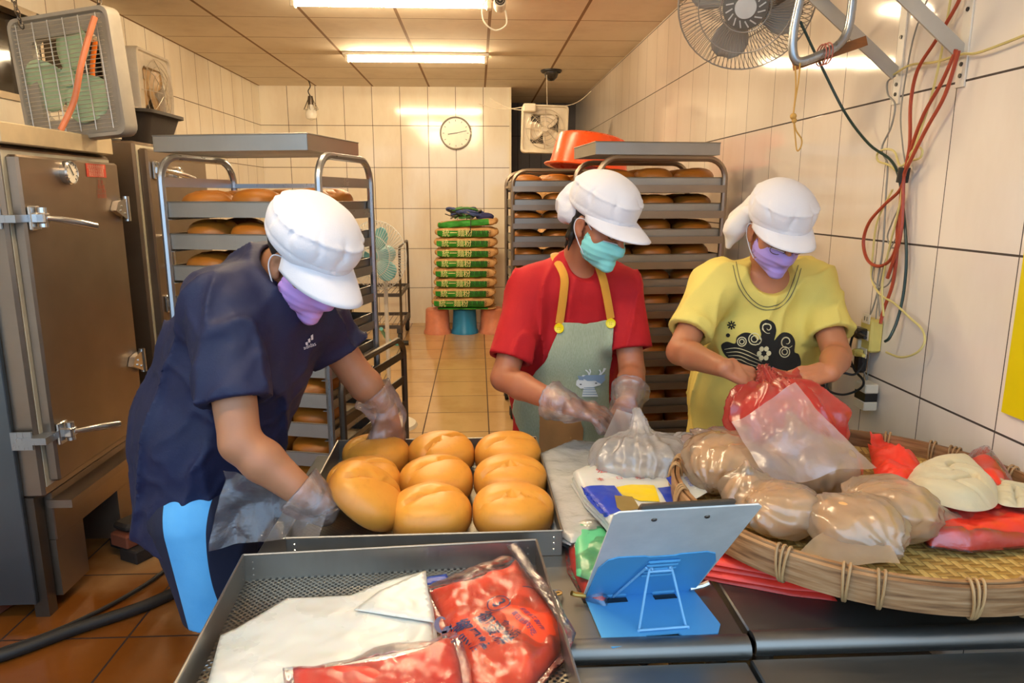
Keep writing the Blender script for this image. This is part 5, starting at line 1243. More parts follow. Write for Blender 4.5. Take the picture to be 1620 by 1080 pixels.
c = (.800, 1.600, .862); bag('bagged_bun', 'tan bun in a big clear bag in the middle, below the red bag', c, (.115, .105, .066), .87, fbag, (-.02, .09, .10), 3)
bag('bagged_bun', 'tan bun in a wrinkled bag at the front left of the bamboo basket', (.640, 1.395, .848), (.085, .088, .052), .87, fbag, (-.07, -.02, .03), 4)
bag('bagged_bun', 'tan bun in a cloudy bag at the front of the basket, over the rim', (.760, 1.300, .850), (.092, .085, .055), .87, fbag, (.03, -.09, -.015), 5, flap=(at(1262, 872, 1.22), at(1368, 792, 1.33), at(1425, 888, 1.17), at(1340, 892, 1.17)))
bag('bagged_bun', 'tan bun in a bag with its corner pointing right, front of the basket', (.865, 1.365, .854), (.082, .100, .058), .87, fbag, (.17, -.015, -.035), 6)
bag('clear_bag', 'loose crumpled pinkish bag lying at the left back rim of the basket', (.66, 1.80, .845), (.095, .06, .035), None, fpink, (-.07, .06, .02), 7, wr=.009)
# red bag in the hands of the woman in yellow
RBc = atz(1262, 655, .95); RBc = Vector((RBc.x, 1.80, .905))
RBAG = bag('red_plastic_bag', 'big translucent red bag gathered in the hands of the person in yellow', RBc, (.152, .112, .096), .84, fred, (-.022, .10, .118), 8, nr=.5, wr=.012, ws=18, radial=1.1, coremat=plain('red_core', 'e8605a', .5, sub=.2), cat='bag')
# clear sheet laid over the red bag
sheet('plastic_sheet', 'frosted clear plastic sheet spread from the red bag over the bagged bun', (at(1157, 668, 1.60), at(1258, 606, 1.655), at(1388, 738, 1.50), at(1222, 768, 1.44)), film('sheet_pink', 'f8eae8', .38, .2, 26, .8, .14), amp=.013, sag=-.012)
for k_, (P_, lb_) in enumerate((((at(1196, 604, 1.93), at(1222, 574, 1.97), at(1262, 596, 1.93), at(1235, 640, 1.84)), ''), ((at(1240, 600, 1.92), at(1262, 576, 1.95), at(1300, 596, 1.96), at(1275, 640, 1.84)), ''))):
    o = sheet('gathered_top', None, P_, fred, 24, 24, .010, .0, 60+k_, 45); o.parent = RBAG; o.location = -Vector(RBc)
# right side: red bag packs, loose red bag and cloth
bk = pz([(1405, 722), (1470, 742), (1530, 770), (1600, 775), (1660, 770), (1690, 830), (1620, 835), (1540, 842), (1475, 835), (1440, 800), (1412, 775)], .845)
t, c = pack('long clear-wrapped pack of red bags under the beige cloth at the right', [(min(x, 1.300), y) for x, y in bk], .806, .050, M['poly_red'], 15, .010, amp=.6)
bk = pz([(1376, 690), (1395, 712), (1440, 715), (1450, 695), (1432, 690), (1420, 715), (1470, 745), (1440, 775), (1400, 770), (1378, 730)], .86)
rbag_ = tag(pad('red_plastic_bag', pz([(1374, 688), (1402, 700), (1448, 704), (1468, 735), (1452, 775), (1405, 775), (1385, 735)], .86), .835, .050, M['poly_red'], amp=.9, ws=40, edge=.03, seed=33), 'crumpled red plastic bag beside the folded red packs, near the basket back rim', 'bag')
loose_h = (sheet('upright_flap', None, (at(1374, 682, 1.80), at(1410, 694, 1.86), at(1446, 700, 1.82), at(1395, 725, 1.74)), M['poly_red'], 16, 16, .010, .01, 3, 60)); loose_h.parent = rbag_
sr = pz([(1532, 712), (1572, 706), (1600, 742), (1590, 765), (1545, 745)], .88)
t, c = pack('small folded red bag in crackly clear wrap behind the beige cloth', [(min(x, 1.300), y) for x, y in sr], .852, .035, M['poly_red'], 19, .010)
tag(pad('red_tab', pz([(1525, 826), (1555, 822), (1558, 838), (1535, 845)], .81), .800, .008, M['poly_red']), 'small red bag corner poking out under the long red pack', 'bag')
clo = plain('cloth_beige', 'cdbf9c', .85, var=.08, bump=.35, bs=120, sheen=.3)
def cloth(name, label, poly, z, th, seed):
    poly = [(min(p[0], 1.31), p[1]) for p in spline([(x, y, 0) for x, y in poly], 5, True)]
    o = pad(name, poly, z, th, clo, None, edge=.022, amp=.0, seed=seed, step=.005); me = o.data; n = len(me.vertices)
    A = np.array([v.co[:] for v in me.vertices]); c0 = A.mean(0); q = A-c0; q[:, 2] = 0; top = A[:, 2] > z+.003
    an = np.arctan2(q[:, 1], q[:, 0]); rr = np.hypot(q[:, 0], q[:, 1]); f_ = wob(q, 18, seed, 2)
    g = np.abs(np.sin(an*1.5+rr*34+3.5*f_)); g2 = np.abs(np.sin(q[:, 0]*45+q[:, 1]*30+4*f_))
    A[:, 2] += top*(-.018*(1-g)**4-.009*(1-g2)**5+.010*f_)*np.clip((A[:, 2]-z)/th, 0, 1); me.vertices.foreach_set('co', A.ravel()); me.update(); return tag(o, label, 'cloth')
cp = pz([(1437, 742), (1455, 722), (1500, 712), (1540, 716), (1562, 735), (1582, 755), (1578, 782), (1540, 790), (1490, 780), (1448, 765)], .885)
cloth('kitchen_cloth', 'crumpled beige cotton cloth lying on the red bag packs', [(min(x, 1.30), y) for x, y in cp], .858, .040, 4)
cp = pz([(1560, 742), (1600, 752), (1640, 762), (1640, 785), (1592, 785), (1572, 770)], .88)
cloth('kitchen_cloth', 'smaller end of beige cloth at the right edge on the red packs', [(min(x, 1.305), y) for x, y in cp], .858, .026, 7)
# clear bags handled by the woman in red
tag(sheet('clear_bag', None, (at(975, 648, 1.98), at(1018, 655, 1.98), at(1060, 745, 1.78), at(925, 755, 1.74)), veil, 36, 36, .012, .06, 11, 28), 'frosted clear bag held up in the gloved hands of the woman in red', 'bag')
bag('clear_bag', 'puffed crumpled clear bag on the table in front of the woman in red', (.445, 1.80, .805), (.13, .10, .062), None, film('film_puff', 'faf6f2', .36, .14, 34, 1., .22, transl=.35), (.0, .10, .10), 13, wr=.012, ws=30)
bag('clear_bag', 'small upright clear bag between the crumpled bags and the bamboo basket', (.565, 1.83, .80), (.045, .04, .060), None, M['film_puff'], None, 14, wr=.008, ws=40)
# ================================================================== PEOPLE
def skinmat(name, col):
    m = NT(name); n = m.noise(5, 4); n2 = m.noise(70, 3); c = srgb(col)
    a = tuple(v*.86 for v in c[:3])+(1,); b = (min(1, c[0]*1.06), c[1]*1.0, c[2]*.96, 1)
    m.set(Base_Color=m.ramp(n, [(.3, a), (.7, b)]), Roughness=.48, Subsurface_Weight=.22, Subsurface_Radius=(.018, .007, .004), Subsurface_Scale=.8); m.bump(n2, .12, .002)
    MATS[name] = m.m; return m.m
def fabric(name, col, var=.12, bs=260, sheen=.25, rough=.82, weave=0.):
    m = NT(name); c = srgb(col); n = m.noise(9, 4); f = m.noise(bs, 2); a = tuple(v*(1-var) for v in c[:3])+(1,)
    cc = m.ramp(n, [(.3, a), (.7, c)])
    if weave: cc = m.mix(m.math('MULTIPLY', m.noise(420, 2, sc3=(1, 1, .15)), weave), cc, srgb('d9dbc8'))
    m.set(Base_Color=cc, Roughness=rough, Sheen_Weight=sheen); m.bump(m.math('ADD', f, m.math('MULTIPLY', n, 2.)), .25, .002); MATS[name] = m.m; return m.m
sk1 = skinmat('skin_tan', 'b07a58'); sk2 = skinmat('skin_warm', 'b07050'); sk3 = skinmat('skin_light', 'bb7d5a')
hairm = plain('black_hair', '17110e', .4); capw = fabric('cap_white', 'e4e2e8', .03, sheen=0.); glove = film('glove_film', 'fbf3f0', .16, .15, 60, 1., .12)
eyew = plain('eye_white', 'e9e2da', .2); lashm = plain('lash', '1a1210', .5); lipm = plain('lip', '9a4f44', .4)
def V3(*a): return np.array(a, float)
def unit(v): v = _np(v); return v/np.linalg.norm(v)
def frame(c, Fd, Ud):
    F_ = unit(Fd); U_ = _np(Ud)-F_*np.dot(F_, _np(Ud)); U_ = unit(U_); S_ = np.cross(F_, U_); return dict(c=_np(c), F=F_, U=U_, S=S_, M=np.stack([S_, F_, U_], 1))
def L(h, s, f, u): return h['c']+h['S']*s+h['F']*f+h['U']*u
def head(V, h, k=1.0):
    M_ = np.eye(4); M_[:3, :3] = h['M']
    E_ = lambda s, f, u, r, kk=.012, sub=False: V.ell(L(h, s*k, f*k, u*k), _np(r)*k, kk, M_, sub)
    E_(0, -.012, .035, (.076, .097, .085), 0); E_(0, .022, -.030, (.062, .070, .075), .02); E_(0, .052, -.092, (.030, .028, .022), .02)
    for s in (-1, 1):
        E_(s*.045, .050, -.028, (.024, .024, .024), .015); E_(s*.036, .075, .018, (.022, .014, .008), .008)
        E_(s*.032, .082, .0, (.015, .010, .011), .004)
        E_(s*.077, -.008, -.012, (.009, .019, .031), .004); E_(s*.084, .0, -.010, (.006, .010, .018), .003, True); E_(s*.074, .002, -.038, (.008, .011, .012), .004)
    V.cone(L(h, 0, .088*k, .010*k), L(h, 0, .112*k, -.028*k), .007*k, .012*k, .008)
    for s in (-1, 1): E_(s*.011, .103, -.033, (.008, .008, .007), .005)
    E_(0, .092, -.058, (.022, .008, .006), .006); E_(0, .090, -.068, (.018, .008, .006), .005)
def hand_prims(W, D, N, side, s=1., curl=(.35, .45, .3), spread=.10, thumb=(.9, .55, -.25), fc=None):
    D = unit(D); N = _np(N); N = unit(N-D*np.dot(N, D)); T = np.cross(N, D) if side == 'r' else np.cross(D, N); W = _np(W); P = []
    kn = [(.034, .084, .076), (.012, .090, .084), (-.010, .086, .078), (-.030, .077, .060)]
    for i, (t, l, fl) in enumerate(kn):
        K = W+(T*t+D*l)*s; P.append((W+T*t*.55*s+D*.012*s, K, .0155*s, .0115*s))
        d = unit(D+T*spread*(1.2-i*.8)); p = K; c0 = fc[i] if fc else 1.
        for j, fr_ in enumerate((.46, .31, .23)):
            a = curl[j]*c0; d = unit(d*math.cos(a)-N*math.sin(a)) if abs(a) > 0 else d
            Nn = unit(N-d*np.dot(N, d)); N_ = Nn; q = p+d*fl*fr_*s; P.append((p, q, (.0098-.0010*j)*s, (.0090-.0012*j)*s)); p = q
            # keep bending in the same plane
            if j < 2: N_loc = unit(N_*1.0); 
        P.append((p, p, .0064*s, .0064*s))
    P.append((W+D*.03*s+T*.016*s, W+D*.06*s-T*.012*s, .019*s, .018*s))
    r0 = W+(D*.022+T*.030)*s; td = unit(D*thumb[0]+T*thumb[1]+N*thumb[2]); r1 = r0+td*.040*s; t2 = unit(td+D*.35-N*.15); r2 = r1+t2*.030*s; r3 = r2+unit(t2+D*.2)*.020*s
    P += [(W+D*.005*s+T*.010*s, r0, .020*s, .016*s), (r0, r1, .016*s, .0125*s), (r1, r2, .0120*s, .0105*s), (r2, r3, .0105*s, .008*s)]
    return P
def hand_prims_curled(*a, **k): return hand_prims(*a, **k)
def bounds(*pp, pad=.1):
    A = np.array([_np(p) for p in pp]); return A.min(0)-pad, A.max(0)+pad
def glove_mesh(P, W, E, name, t, seed, cuff=.10, label=None):
    """loose clear glove: the hand's own shape inflated, with a flared crinkled cuff back along the wrist"""
    A = np.array([q for p in P for q in (p[0], p[1])]); lo = A.min(0)-.04; hi = A.max(0)+.04; W = _np(W); E = _np(E); d = unit(E-W)
    lo = np.minimum(lo, W+d*cuff-.09); hi = np.maximum(hi, W+d*cuff+.09); V = Vol(lo, hi, .0038)
    for a, b, ra, rb in P: V.cone(a, b, ra+.0035, rb+.0035, .010)
    V.cone(W+d*(-.02), W+d*cuff*.5, .040, .047, .02); V.cone(W+d*cuff*.5, W+d*cuff, .047, .062, .02)
    V.disp(lambda Q: -.0035*wob(Q, 70, seed, 3)-.0035*(1-2*np.abs(wob(Q, 50, seed+4, 2))))
    V.cone(W+d*cuff*.45, W+d*(cuff+.12), .041, .075, 0, True); V.half(W+d*cuff, d, 0)
    o = V.mesh(name, glove, t, 1)
    if label: o['label'] = label
    return o
def cap(t, h, k=1., puff=(.112, .122, .078), snood=None, seed=0, tiltf=0., brim=.066, up=.070):
    M_ = np.eye(4); M_[:3, :3] = h['M']; lo, hi = bounds(h['c'], pad=.26); V = Vol(lo, hi, .0045)
    E_ = lambda s, f, u, r, kk=.02: V.ell(L(h, s*k, f*k, u*k), _np(r)*k, kk, M_)
    E_(0, -.012, up+.01, puff, 0); E_(0, -.012, .038, (.092, .110, .050), .015)
    def folds(P):
        q = (P-h['c'])@h['M']; an = np.arctan2(q[..., 0], q[..., 1]+.012); z = q[..., 2]/k
        g = np.abs(np.sin(an*4.5+2.2*wob(P, 18, seed))); up_ = np.clip((z-.045)/.04, 0, 1)*np.clip((.125-z)/.03, 0, 1)
        return .0050*up_*(1-g)**3-.0035*wob(P, 22, seed+1, 2)-.0035*np.exp(-((z-.098-.006*wob(P, 14, 3))/.0035)**2)+.002*np.exp(-((z-.050)/.002)**2)
    V.disp(folds); V.half(L(h, 0, 0, .026*k), -h['U']*.97+h['F']*-.12, .004)
    V.ell(L(h, 0, -.012*k, .020*k), _np((.083, .101, .060))*k, .0, M_, True)
    o = V.mesh('cap', capw, t, 1)
    # visor
    vs = []; fs = []; NA, NR = 36, 8
    for i in range(NA+1):
        a = R(-82+164*i/NA); ci, si = math.cos(a), math.sin(a); ex_ = max(0, math.cos(a*1.06))**.55
        for j in range(NR+1):
            v = j/NR; r1_, r2_ = .090, .108; f = (r2_*ci-.012)+brim*v*ex_*(.95+.05*ci); s = r1_*si*(1+.12*v*ex_*.6)
            u = .040-.020*v*ex_-.030*v*(si*si)*.9-.014*v*v+tiltf*v
            vs.append(tuple(L(h, s*k, f*k, u*k)))
    for i in range(NA):
        for j in range(NR): q = i*(NR+1)+j; fs.append((q, q+1, q+NR+2, q+NR+1))
    vz = MB().add(vs, fs, True).build('visor', capw, o, weld=False); solid(vz, .004)
    # stitched band
    pts = [L(h, .094*k*math.sin(a), (-.012+.112*math.cos(a))*k, .050*k) for a in np.linspace(0, 2*PI, 49)[:-1]]
    if snood:
        V = Vol(*bounds(h['c'], pad=.24), .005)
        for (s, f, u, r) in snood: V.ell(L(h, s*k, f*k, u*k), _np(r)*k, .03, M_)
        V.disp(lambda P: .006*np.abs(wob(P, 60, seed+9, 2))-.004*wob(P, 22, seed+2, 2)); V.ell(L(h, 0, .02*k, -.03*k), _np((.076, .088, .10))*k, 0, M_, True); V.mesh('neck_cloth', capw, o, 1)
    return o
def mask(t, h, col, k=1., strap='r', seed=0, top=-.010):
    M_ = np.eye(4); M_[:3, :3] = h['M']; mm = plain('mask_'+col, col, .7, var=.04, bump=.2, bs=200, sub=.1)
    V = Vol(*bounds(L(h, 0, .05, -.05), pad=.13), .0035)
    V.ell(L(h, 0, .030*k, -.048*k), _np((.073, .080, .074))*k, 0, M_); V.cone(L(h, 0, .10*k, -.012*k), L(h, 0, .112*k, -.04*k), .012, .018, .03); V.cone(L(h, 0, .085*k, -.10*k), L(h, 0, .06*k, -.105*k), .028, .025, .02)
    def pl(P):
        q = (P-h['c'])@h['M']; return .0016*np.abs(np.sin((q[..., 2]+.05)*PI/.020))-.0015*wob(P, 40, seed, 2)
    V.disp(pl)
    V.half(L(h, 0, .09*k, top*k), h['U']+h['F']*.05, .002); V.half(L(h, 0, 0, -.122*k), -h['U'], .003); V.half(L(h, 0, .018*k, 0), -h['F'], .002)
    V.ell(L(h, 0, .024*k, -.045*k), _np((.068, .076, .076))*k, 0, M_, True)
    o = V.mesh('face_mask', mm, t, 1)
    for s in (-1, 1):
        MB().tube(spline([L(h, s*.068*k, .035*k, -.005*k), L(h, s*.078*k, .005*k, .014*k), L(h, s*.086*k, -.018*k, .005*k), L(h, s*.084*k, -.018*k, -.025*k), L(h, s*.075*k, .01*k, -.06*k), L(h, s*.060*k, .035*k, -.088*k)]), .0017, 6).build('ear_loop', capw, o)
    MB().tube(spline([L(h, s*.03*k, (.108-abs(s)*.02)*k, top*k) for s in (-1.6, -.8, 0, .8, 1.6)]), .0018, 6).build('nose_wire', capw, o)
    return o
def eyes(t, h, k=1.):
    for s in (-1, 1):
        MB().ball(L(h, s*.032*k, .082*k, .002*k), .0115*k, 14).build('eye', eyew, t)
        MB().tube(spline([L(h, s*.018*k, .092*k, -.004*k), L(h, s*.032*k, .0955*k, -.007*k), L(h, s*.047*k, .086*k, -.003*k)]), .0013, 6).build('eyelashes', lashm, t)
        MB().tube(spline([L(h, s*.016*k, .096*k, .016*k), L(h, s*.034*k, .093*k, .019*k), L(h, s*.050*k, .080*k, .015*k)]), [.0012]+[.0024]*14+[.0014]*2, 6).build('eyebrow', hairm, t)
CAMP = Vector((0, 0, CAMH))
def cast(tree, px, py, off=.002):
    d = Vector(ray(px, py)).normalized(); h_ = tree.ray_cast(CAMP, d, 6)
    if h_[0] is None: return None
    n = h_[1] if h_[1].dot(d) < 0 else -h_[1]; return h_[0]+n*off, n
def cloth_print(name, pix, tree, mat, parent, off=.0022, step=3., smooth_=0):
    """a printed or sewn-on patch lying on the cloth's own surface"""
    pts, tri = mesh2d([(x, y) for x, y in pix], step); vs = []; ok = []
    for x, y in pts:
        c_ = cast(tree, x, y, off); ok.append(c_ is not None); vs.append(c_[0] if c_ else Vector((0, 0, 0)))
    tri = [t for t in tri if all(ok[i] for i in t)]
    if not tri: return None
    me = bpy.data.meshes.new(name); me.from_pydata(vs, [], [tuple(t) for t in tri]); bm = bmesh.new(); bm.from_mesh(me); bmesh.ops.delete(bm, geom=[v for v in bm.verts if not v.link_faces], context='VERTS')
    bmesh.ops.recalc_face_normals(bm, faces=bm.faces); bm.to_mesh(me); bm.free(); smooth(me); return link(name, me, mat, parent)
def stroke(name, pix, w, tree, mat, parent, off=.003, n=6, taper=True):
    P = spline([(x, y, 0) for x, y in pix], n); vs = []; fs = []; N = len(P)
    for i, p in enumerate(P):
        d = (P[min(i+1, N-1)]-P[max(i-1, 0)]).normalized(); s_ = Vector((-d.y, d.x, 0)); ww = w*(.35+.65*math.sin(PI*min(1, max(0, (i+.5)/N)))) if taper else w
        for sgn in (1, -1):
            q = p+s_*ww*.5*sgn; c_ = cast(tree, q.x, q.y, off); vs.append(c_[0] if c_ else None)
    for i in range(N-1):
        f = (2*i, 2*i+1, 2*i+3, 2*i+2)
        if all(vs[k] is not None for k in f): fs.append(f)
    vs = [v if v is not None else Vector((0, 0, 0)) for v in vs]; mb = MB().add(vs, fs, True); o = mb.build(name, mat, parent)
    bm = bmesh.new(); bm.from_mesh(o.data); bmesh.ops.delete(bm, geom=[v for v in bm.verts if not v.link_faces], context='VERTS'); bm.to_mesh(o.data); bm.free(); return o
def spiral(cx, cy, r0, r1, turns, a0=0, n=22, dirn=1, sy=1.):
    return [(cx+(r0+(r1-r0)*i/n)*math.cos(a0+dirn*turns*2*PI*i/n), cy+sy*(r0+(r1-r0)*i/n)*math.sin(a0+dirn*turns*2*PI*i/n)) for i in range(n+1)]
def wrinkle(seed, a=.004, s=22, ridge=.006, dirv=(0, 0, 1), stretch=.35):
    dv = unit(dirv)
    def fn(P):
        Q = P-np.multiply.outer(P@dv, dv)*(1-stretch); r_ = 1-2*np.abs(wob(Q, s, seed, 2)); return -a*wob(Q, s*.8, seed+5, 2)-ridge*np.clip(r_, 0, 1)**2
    return fn
def legs(V, hipL, hipR, kneeL, kneeR, ankL, ankR, r=(.085, .055, .036)):
    for a, b, c_ in ((hipL, kneeL, ankL), (hipR, kneeR, ankR)):
        V.cone(a, b, r[0], r[1], .03); V.cone(b, _np(b)*.6+_np(c_)*.4+V3(0, .012, 0), r[1], r[1]*.98, .02); V.cone(_np(b)*.6+_np(c_)*.4+V3(0, .012, 0), c_, r[1]*.98, r[2], .02)
        V.cone(c_, _np(c_)-V3(0, 0, .04), r[2], .035, .02)
def shoe(t, a, d, col):
    d = unit((d[0], d[1], 0)); a = _np(a); V = Vol(a-.2, a+.2, .006); f = V3(a[0], a[1], 0)
    V.cone(f-d*.05+V3(0, 0, .040), f+d*.13+V3(0, 0, .032), .038, .034, .02, sq=((-d[1], d[0], 0), .9)); V.cone(f-d*.02+V3(0, 0, .06), f-d*.01+V3(0, 0, .09), .04, .045, .02); V.half((0, 0, .004), (0, 0, -1), .002)
    return V.mesh('shoe', plain('shoe_'+col, col, .5), t, 1)

# ---------------------------------------------------------------- the man
t = thing('person', 'person in navy shirt and white cap bending over the golden buns with clear gloves', 'person', (-.80, 1.80, 0)); t.location = (0, 0, 0); man = t
h = frame(at(482, 410, 1.73), (.68, -.40, -.62), (0, 0, 1))
pel, wai, che, upc, nb = [_np(v) for v in (at(330, 800, 1.83), at(330, 680, 1.83), at(378, 560, 1.82), at(412, 480, 1.81), at(432, 432, 1.80))]
shR, shL = _np(at(352, 490, 1.65)), _np(at(500, 500, 1.96))
elR, wrR = _np(at(380, 700, 1.53)), _np(at(498, 795, 1.52)); elL, wrL = _np(at(562, 590, 1.985)), _np(at(614, 650, 2.00))
hipR, hipL = pel+V3(0.02, -.09, -.05), pel+V3(.04, .09, -.05)
knR, knL = V3(hipR[0]+.03, hipR[1]-.02, .44), V3(hipL[0]+.08, hipL[1]+.02, .45); anR, anL = V3(knR[0]+.0, knR[1]+.04, .08), V3(knL[0]+.02, knL[1]+.03, .08)
PR = hand_prims(wrR, (.42, .82, -.38), (.25, -.25, -1), 'r', 1.05, curl=(.12, .25, .2), thumb=(.75, .5, -.3))
PL = hand_prims(wrL, (.12, -.12, -1), (.75, -.62, .1), 'l', 1.05, curl=(.25, .40, .30), thumb=(.9, .45, -.35), fc=(1., .8, 1., 1.2))
lo, hi = bounds(pel, shR, shL, wrR, wrL, h['c'], anR, anL, pad=.2); lo[2] = 0; hi[0] = wrL[0]+.14
V = Vol(lo, hi, .0045)
V.path([pel, wai, che, upc], [.135, .125, .13, .10], .05); V.cone(shR, shL, .06, .06, .05); V.cone(upc, nb, .09, .062, .03); V.cone(nb, L(h, 0, -.03, -.05), .060, .054, .02)
head(V, h)
for sh, el, wr in ((shR, elR, wrR), (shL, elL, wrL)):
    V.cone(sh, el, .056, .045, .02); m_ = el+(wr-el)*.3; V.cone(el, m_, .044, .047, .012); V.cone(m_, wr, .047, .029, .012)
for P_ in (PR, PL):
    for a, b, ra, rb in P_: V.cone(a, b, ra, rb, .005)
legs(V, hipL, hipR, knL, knR, anL, anR)
V.mesh('body', sk1, t, 1); eyes(t, h)
# navy shirt
navy = fabric('navy_cloth_shirt', '0e1840', .25, sheen=.0, rough=.65)
V = Vol(*bounds(pel-V3(0, 0, .08), shR, shL, nb, elR, elL, pad=.17), .006)
V.path([pel+V3(-.01, 0, -.04), wai, che, upc], [.170, .165, .165, .13], .05, sq=((0, 1, 0), .94)); V.cone(shR+V3(0, .05, -.01), shL+V3(0, -.05, 0), .10, .09, .06); V.cone(che+V3(.06, 0, -.02), wai+V3(.10, 0, .02), .10, .09, .06)
V.cone(upc, nb, .10, .078, .03)
sR = shR+(elR-shR)*.70; sL = shL+(elL-shL)*.62; V.cone(shR, sR, .078, .070, .04); V.cone(sR, elR, .070, .070, 0); V.cone(shL, sL, .076, .072, .04); V.cone(sL, elL, .072, .072, 0)
V.disp(wrinkle(3, .005, 20, .014, (.3, 0, 1), .3))
V.disp(lambda P: -.004*np.clip(1-np.abs(wob(P, 30, 8, 2))*2.5, 0, 1))
dR = unit(elR-shR); dL = unit(elL-shL)
def cut(p, d, r): # end the sleeve with a clean open hem
    sl, P = V.blk(_np(p)-.17, _np(p)+.17); q = P-p; ax = q@d; rad = np.linalg.norm(q-ax[..., None]*d, axis=-1)
    V.f[sl] = np.maximum(V.f[sl], np.where((rad < r) & (ax > -.01), ax, -1)); V.cone(p-d*.05, p+d*.05, .050, .056, 0, True)
cut(sR, dR, .12); cut(sL, dL, .105)
V.half(pel+V3(0, 0, -.075), (-.18, 0, -1), .003); V.ell(nb+(L(h, 0, 0, 0)-nb)*.45, (.074, .074, .062), .01, None, True)
sh_o = V.mesh('t_shirt', navy, t, 1); tr = bvh(sh_o)
for k, (x, y, hh_) in enumerate(((484, 541, 6), (488, 537, 9), (492.5, 533, 13))):
    cloth_print('logo_stripe', [(x-1.5, y+4.5), (x+1.6, y+3.2), (x+1.2-.0, y-hh_*.55+2), (x-2.4, y-hh_*.45+3)], tr, capw, sh_o, .003, 2.)
def cloth_text(s, px, py, size, ang, tree, mat, parent, sx=1., flip=False):
    me = textmesh(s, size); subdiv(me, 1, 4.); ca, sa = math.cos(R(ang)), math.sin(R(ang)); good = True
    for v in me.vertices:
        x, y = v.co.x*sx, -v.co.y; c_ = cast(tree, px+x*ca-y*sa, py+x*sa+y*ca, .003)
        if c_: v.co = c_[0]
        else: good = False
    return link('lettering', me, mat, parent) if good else None
cloth_text('adidas', 488.5, 546.5, 8.5, -20, tr, capw, sh_o)
# hem and side seams
for a, b in (((330, 645), (408, 640)),): pass
# shorts with light blue side panels
V = Vol(*bounds(pel+V3(0, 0, -.0), V3(knR[0], knR[1], knR[2]), V3(knL[0], knL[1], knL[2]), pad=.17), .006)
for hp, kn in ((hipR, knR), (hipL, knL)): V.cone(hp+V3(0, 0, .06), kn+V3(0, 0, .0), .125, .088, .03); V.cone(kn, kn-V3(0, 0, .08), .088, .086, 0)
V.disp(wrinkle(6, .004, 18, .007, (0, 0, 1), .3)); V.half((0, 0, knR[2]-.01), (0, 0, -1), .002)
for kn in (knR, knL): V.cone(kn+V3(0, 0, .04), kn-V3(0, 0, .1), .074, .078, 0, True)
sm_ = NT('shorts_cloth'); sp_ = sm_.n('ShaderNodeSeparateXYZ'); sm_.l(sm_.pos(), sp_.inputs[0])
u_ = sm_.math('DIVIDE', sm_.math('SUBTRACT', float(hipR[2]+.02), sp_.outputs[2]), .4)
xa = sm_.math('MULTIPLY_ADD', u_, .04, float(hipR[0]-.045)); xb = sm_.math('MULTIPLY_ADD', sm_.math('MULTIPLY', u_, u_), .10, float(hipR[0]+.050))
mk_ = sm_.math('MULTIPLY', sm_.math('GREATER_THAN', sp_.outputs[0], xa), sm_.math('MULTIPLY', sm_.math('LESS_THAN', sp_.outputs[0], xb), sm_.math('LESS_THAN', sp_.outputs[1], float(hipR[1]-.02))))
nz_ = sm_.noise(9, 4); sm_.set(Base_Color=sm_.mix(mk_, sm_.mix(nz_, srgb('0d1226'), srgb('161d3c')), sm_.mix(nz_, srgb('3f95d6'), srgb('6cbcf0'))), Roughness=.8); sm_.bump(sm_.noise(260, 2), .2, .002)
so = V.mesh('shorts', sm_.m, t, 1)
for a_ in (anR, anL): shoe(t, a_, (1, -.1), '2a2a2e')
cap(t, h, 1.06, (.108, .118, .074), None, 1, brim=.078, up=.062); mask(t, h, 'c79be0', 1.02, seed=2)
V = Vol(*bounds(h['c'], pad=.15), .004); M_ = np.eye(4); M_[:3, :3] = h['M']; V.ell(L(h, 0, -.016, .030), (.081, .100, .075), 0, M_); V.half(L(h, 0, .012, 0), h['F'], .003); V.half(L(h, 0, 0, .07), h['U'], .002); V.half(L(h, 0, 0, -.028), -h['U'], .002); V.mesh('hair', hairm, t, 1)
glove_mesh(PR, wrR, elR, 'glove', t, 21, .05); glove_mesh(PL, wrL, elL, 'glove', t, 22, .075)
# clear bag hanging from his wrist
sheet('clear_bag', None, (at(352, 745, 1.50), at(520, 790, 1.47), at(505, 850, 1.44), at(335, 868, 1.49)), film('hang_film', 'fcfaff', .12, .07, 60, 1., .12), 60, 60, .020, .03, 41, 26)
tag(C.objects[-1] if False else [o for o in C.objects if o.name.startswith('clear_bag') and not o.get('label') and not o.parent][-1], 'crinkled clear plastic bag hanging below the forearm of the man in navy', 'bag')

# ---------------------------------------------------------------- woman in red
t = thing('person', 'person in red shirt and green apron with white cap and mint mask packing clear bags', 'person', (0, 0, 0)); woman_red = t
h = frame(at(948, 352, 2.22), (.56, -.68, -.44), (.0, 0, 1))
pel, wai, che, upc, nb = [_np(v) for v in (at(885, 720, 2.47), at(892, 620, 2.44), at(902, 530, 2.40), at(906, 455, 2.35), at(908, 428, 2.33))]
shR, shL = _np(at(840, 455, 2.33)), _np(at(984, 454, 2.36))
elR, wrR = _np(at(797, 598, 2.20)), _np(at(893, 642, 2.00)); elL, wrL = _np(at(1000, 588, 2.26)), _np(at(994, 632, 2.10))
PR = hand_prims(wrR, (.93, -.22, -.18), (.12, -.30, .95), 'r', .95, curl=(.30, .45, .30), thumb=(.9, .4, -.5))
PL = hand_prims(wrL, (-.15, -.75, -.60), (.2, -.45, .85), 'l', .92, curl=(.5, .6, .4), thumb=(.9, .4, -.6))
hipR, hipL = pel+V3(-.09, 0, -.05), pel+V3(.09, 0, -.05); knR, knL = V3(hipR[0], 2.44, .42), V3(hipL[0], 2.44, .42); anR, anL = V3(knR[0], 2.48, .08), V3(knL[0], 2.48, .08)
lo, hi = bounds(pel, shR, shL, wrR, wrL, elR, h['c'], anR, anL, pad=.17); lo[2] = 0
V = Vol(lo, hi, .0045)
X_ = ((1, 0, 0), .80)
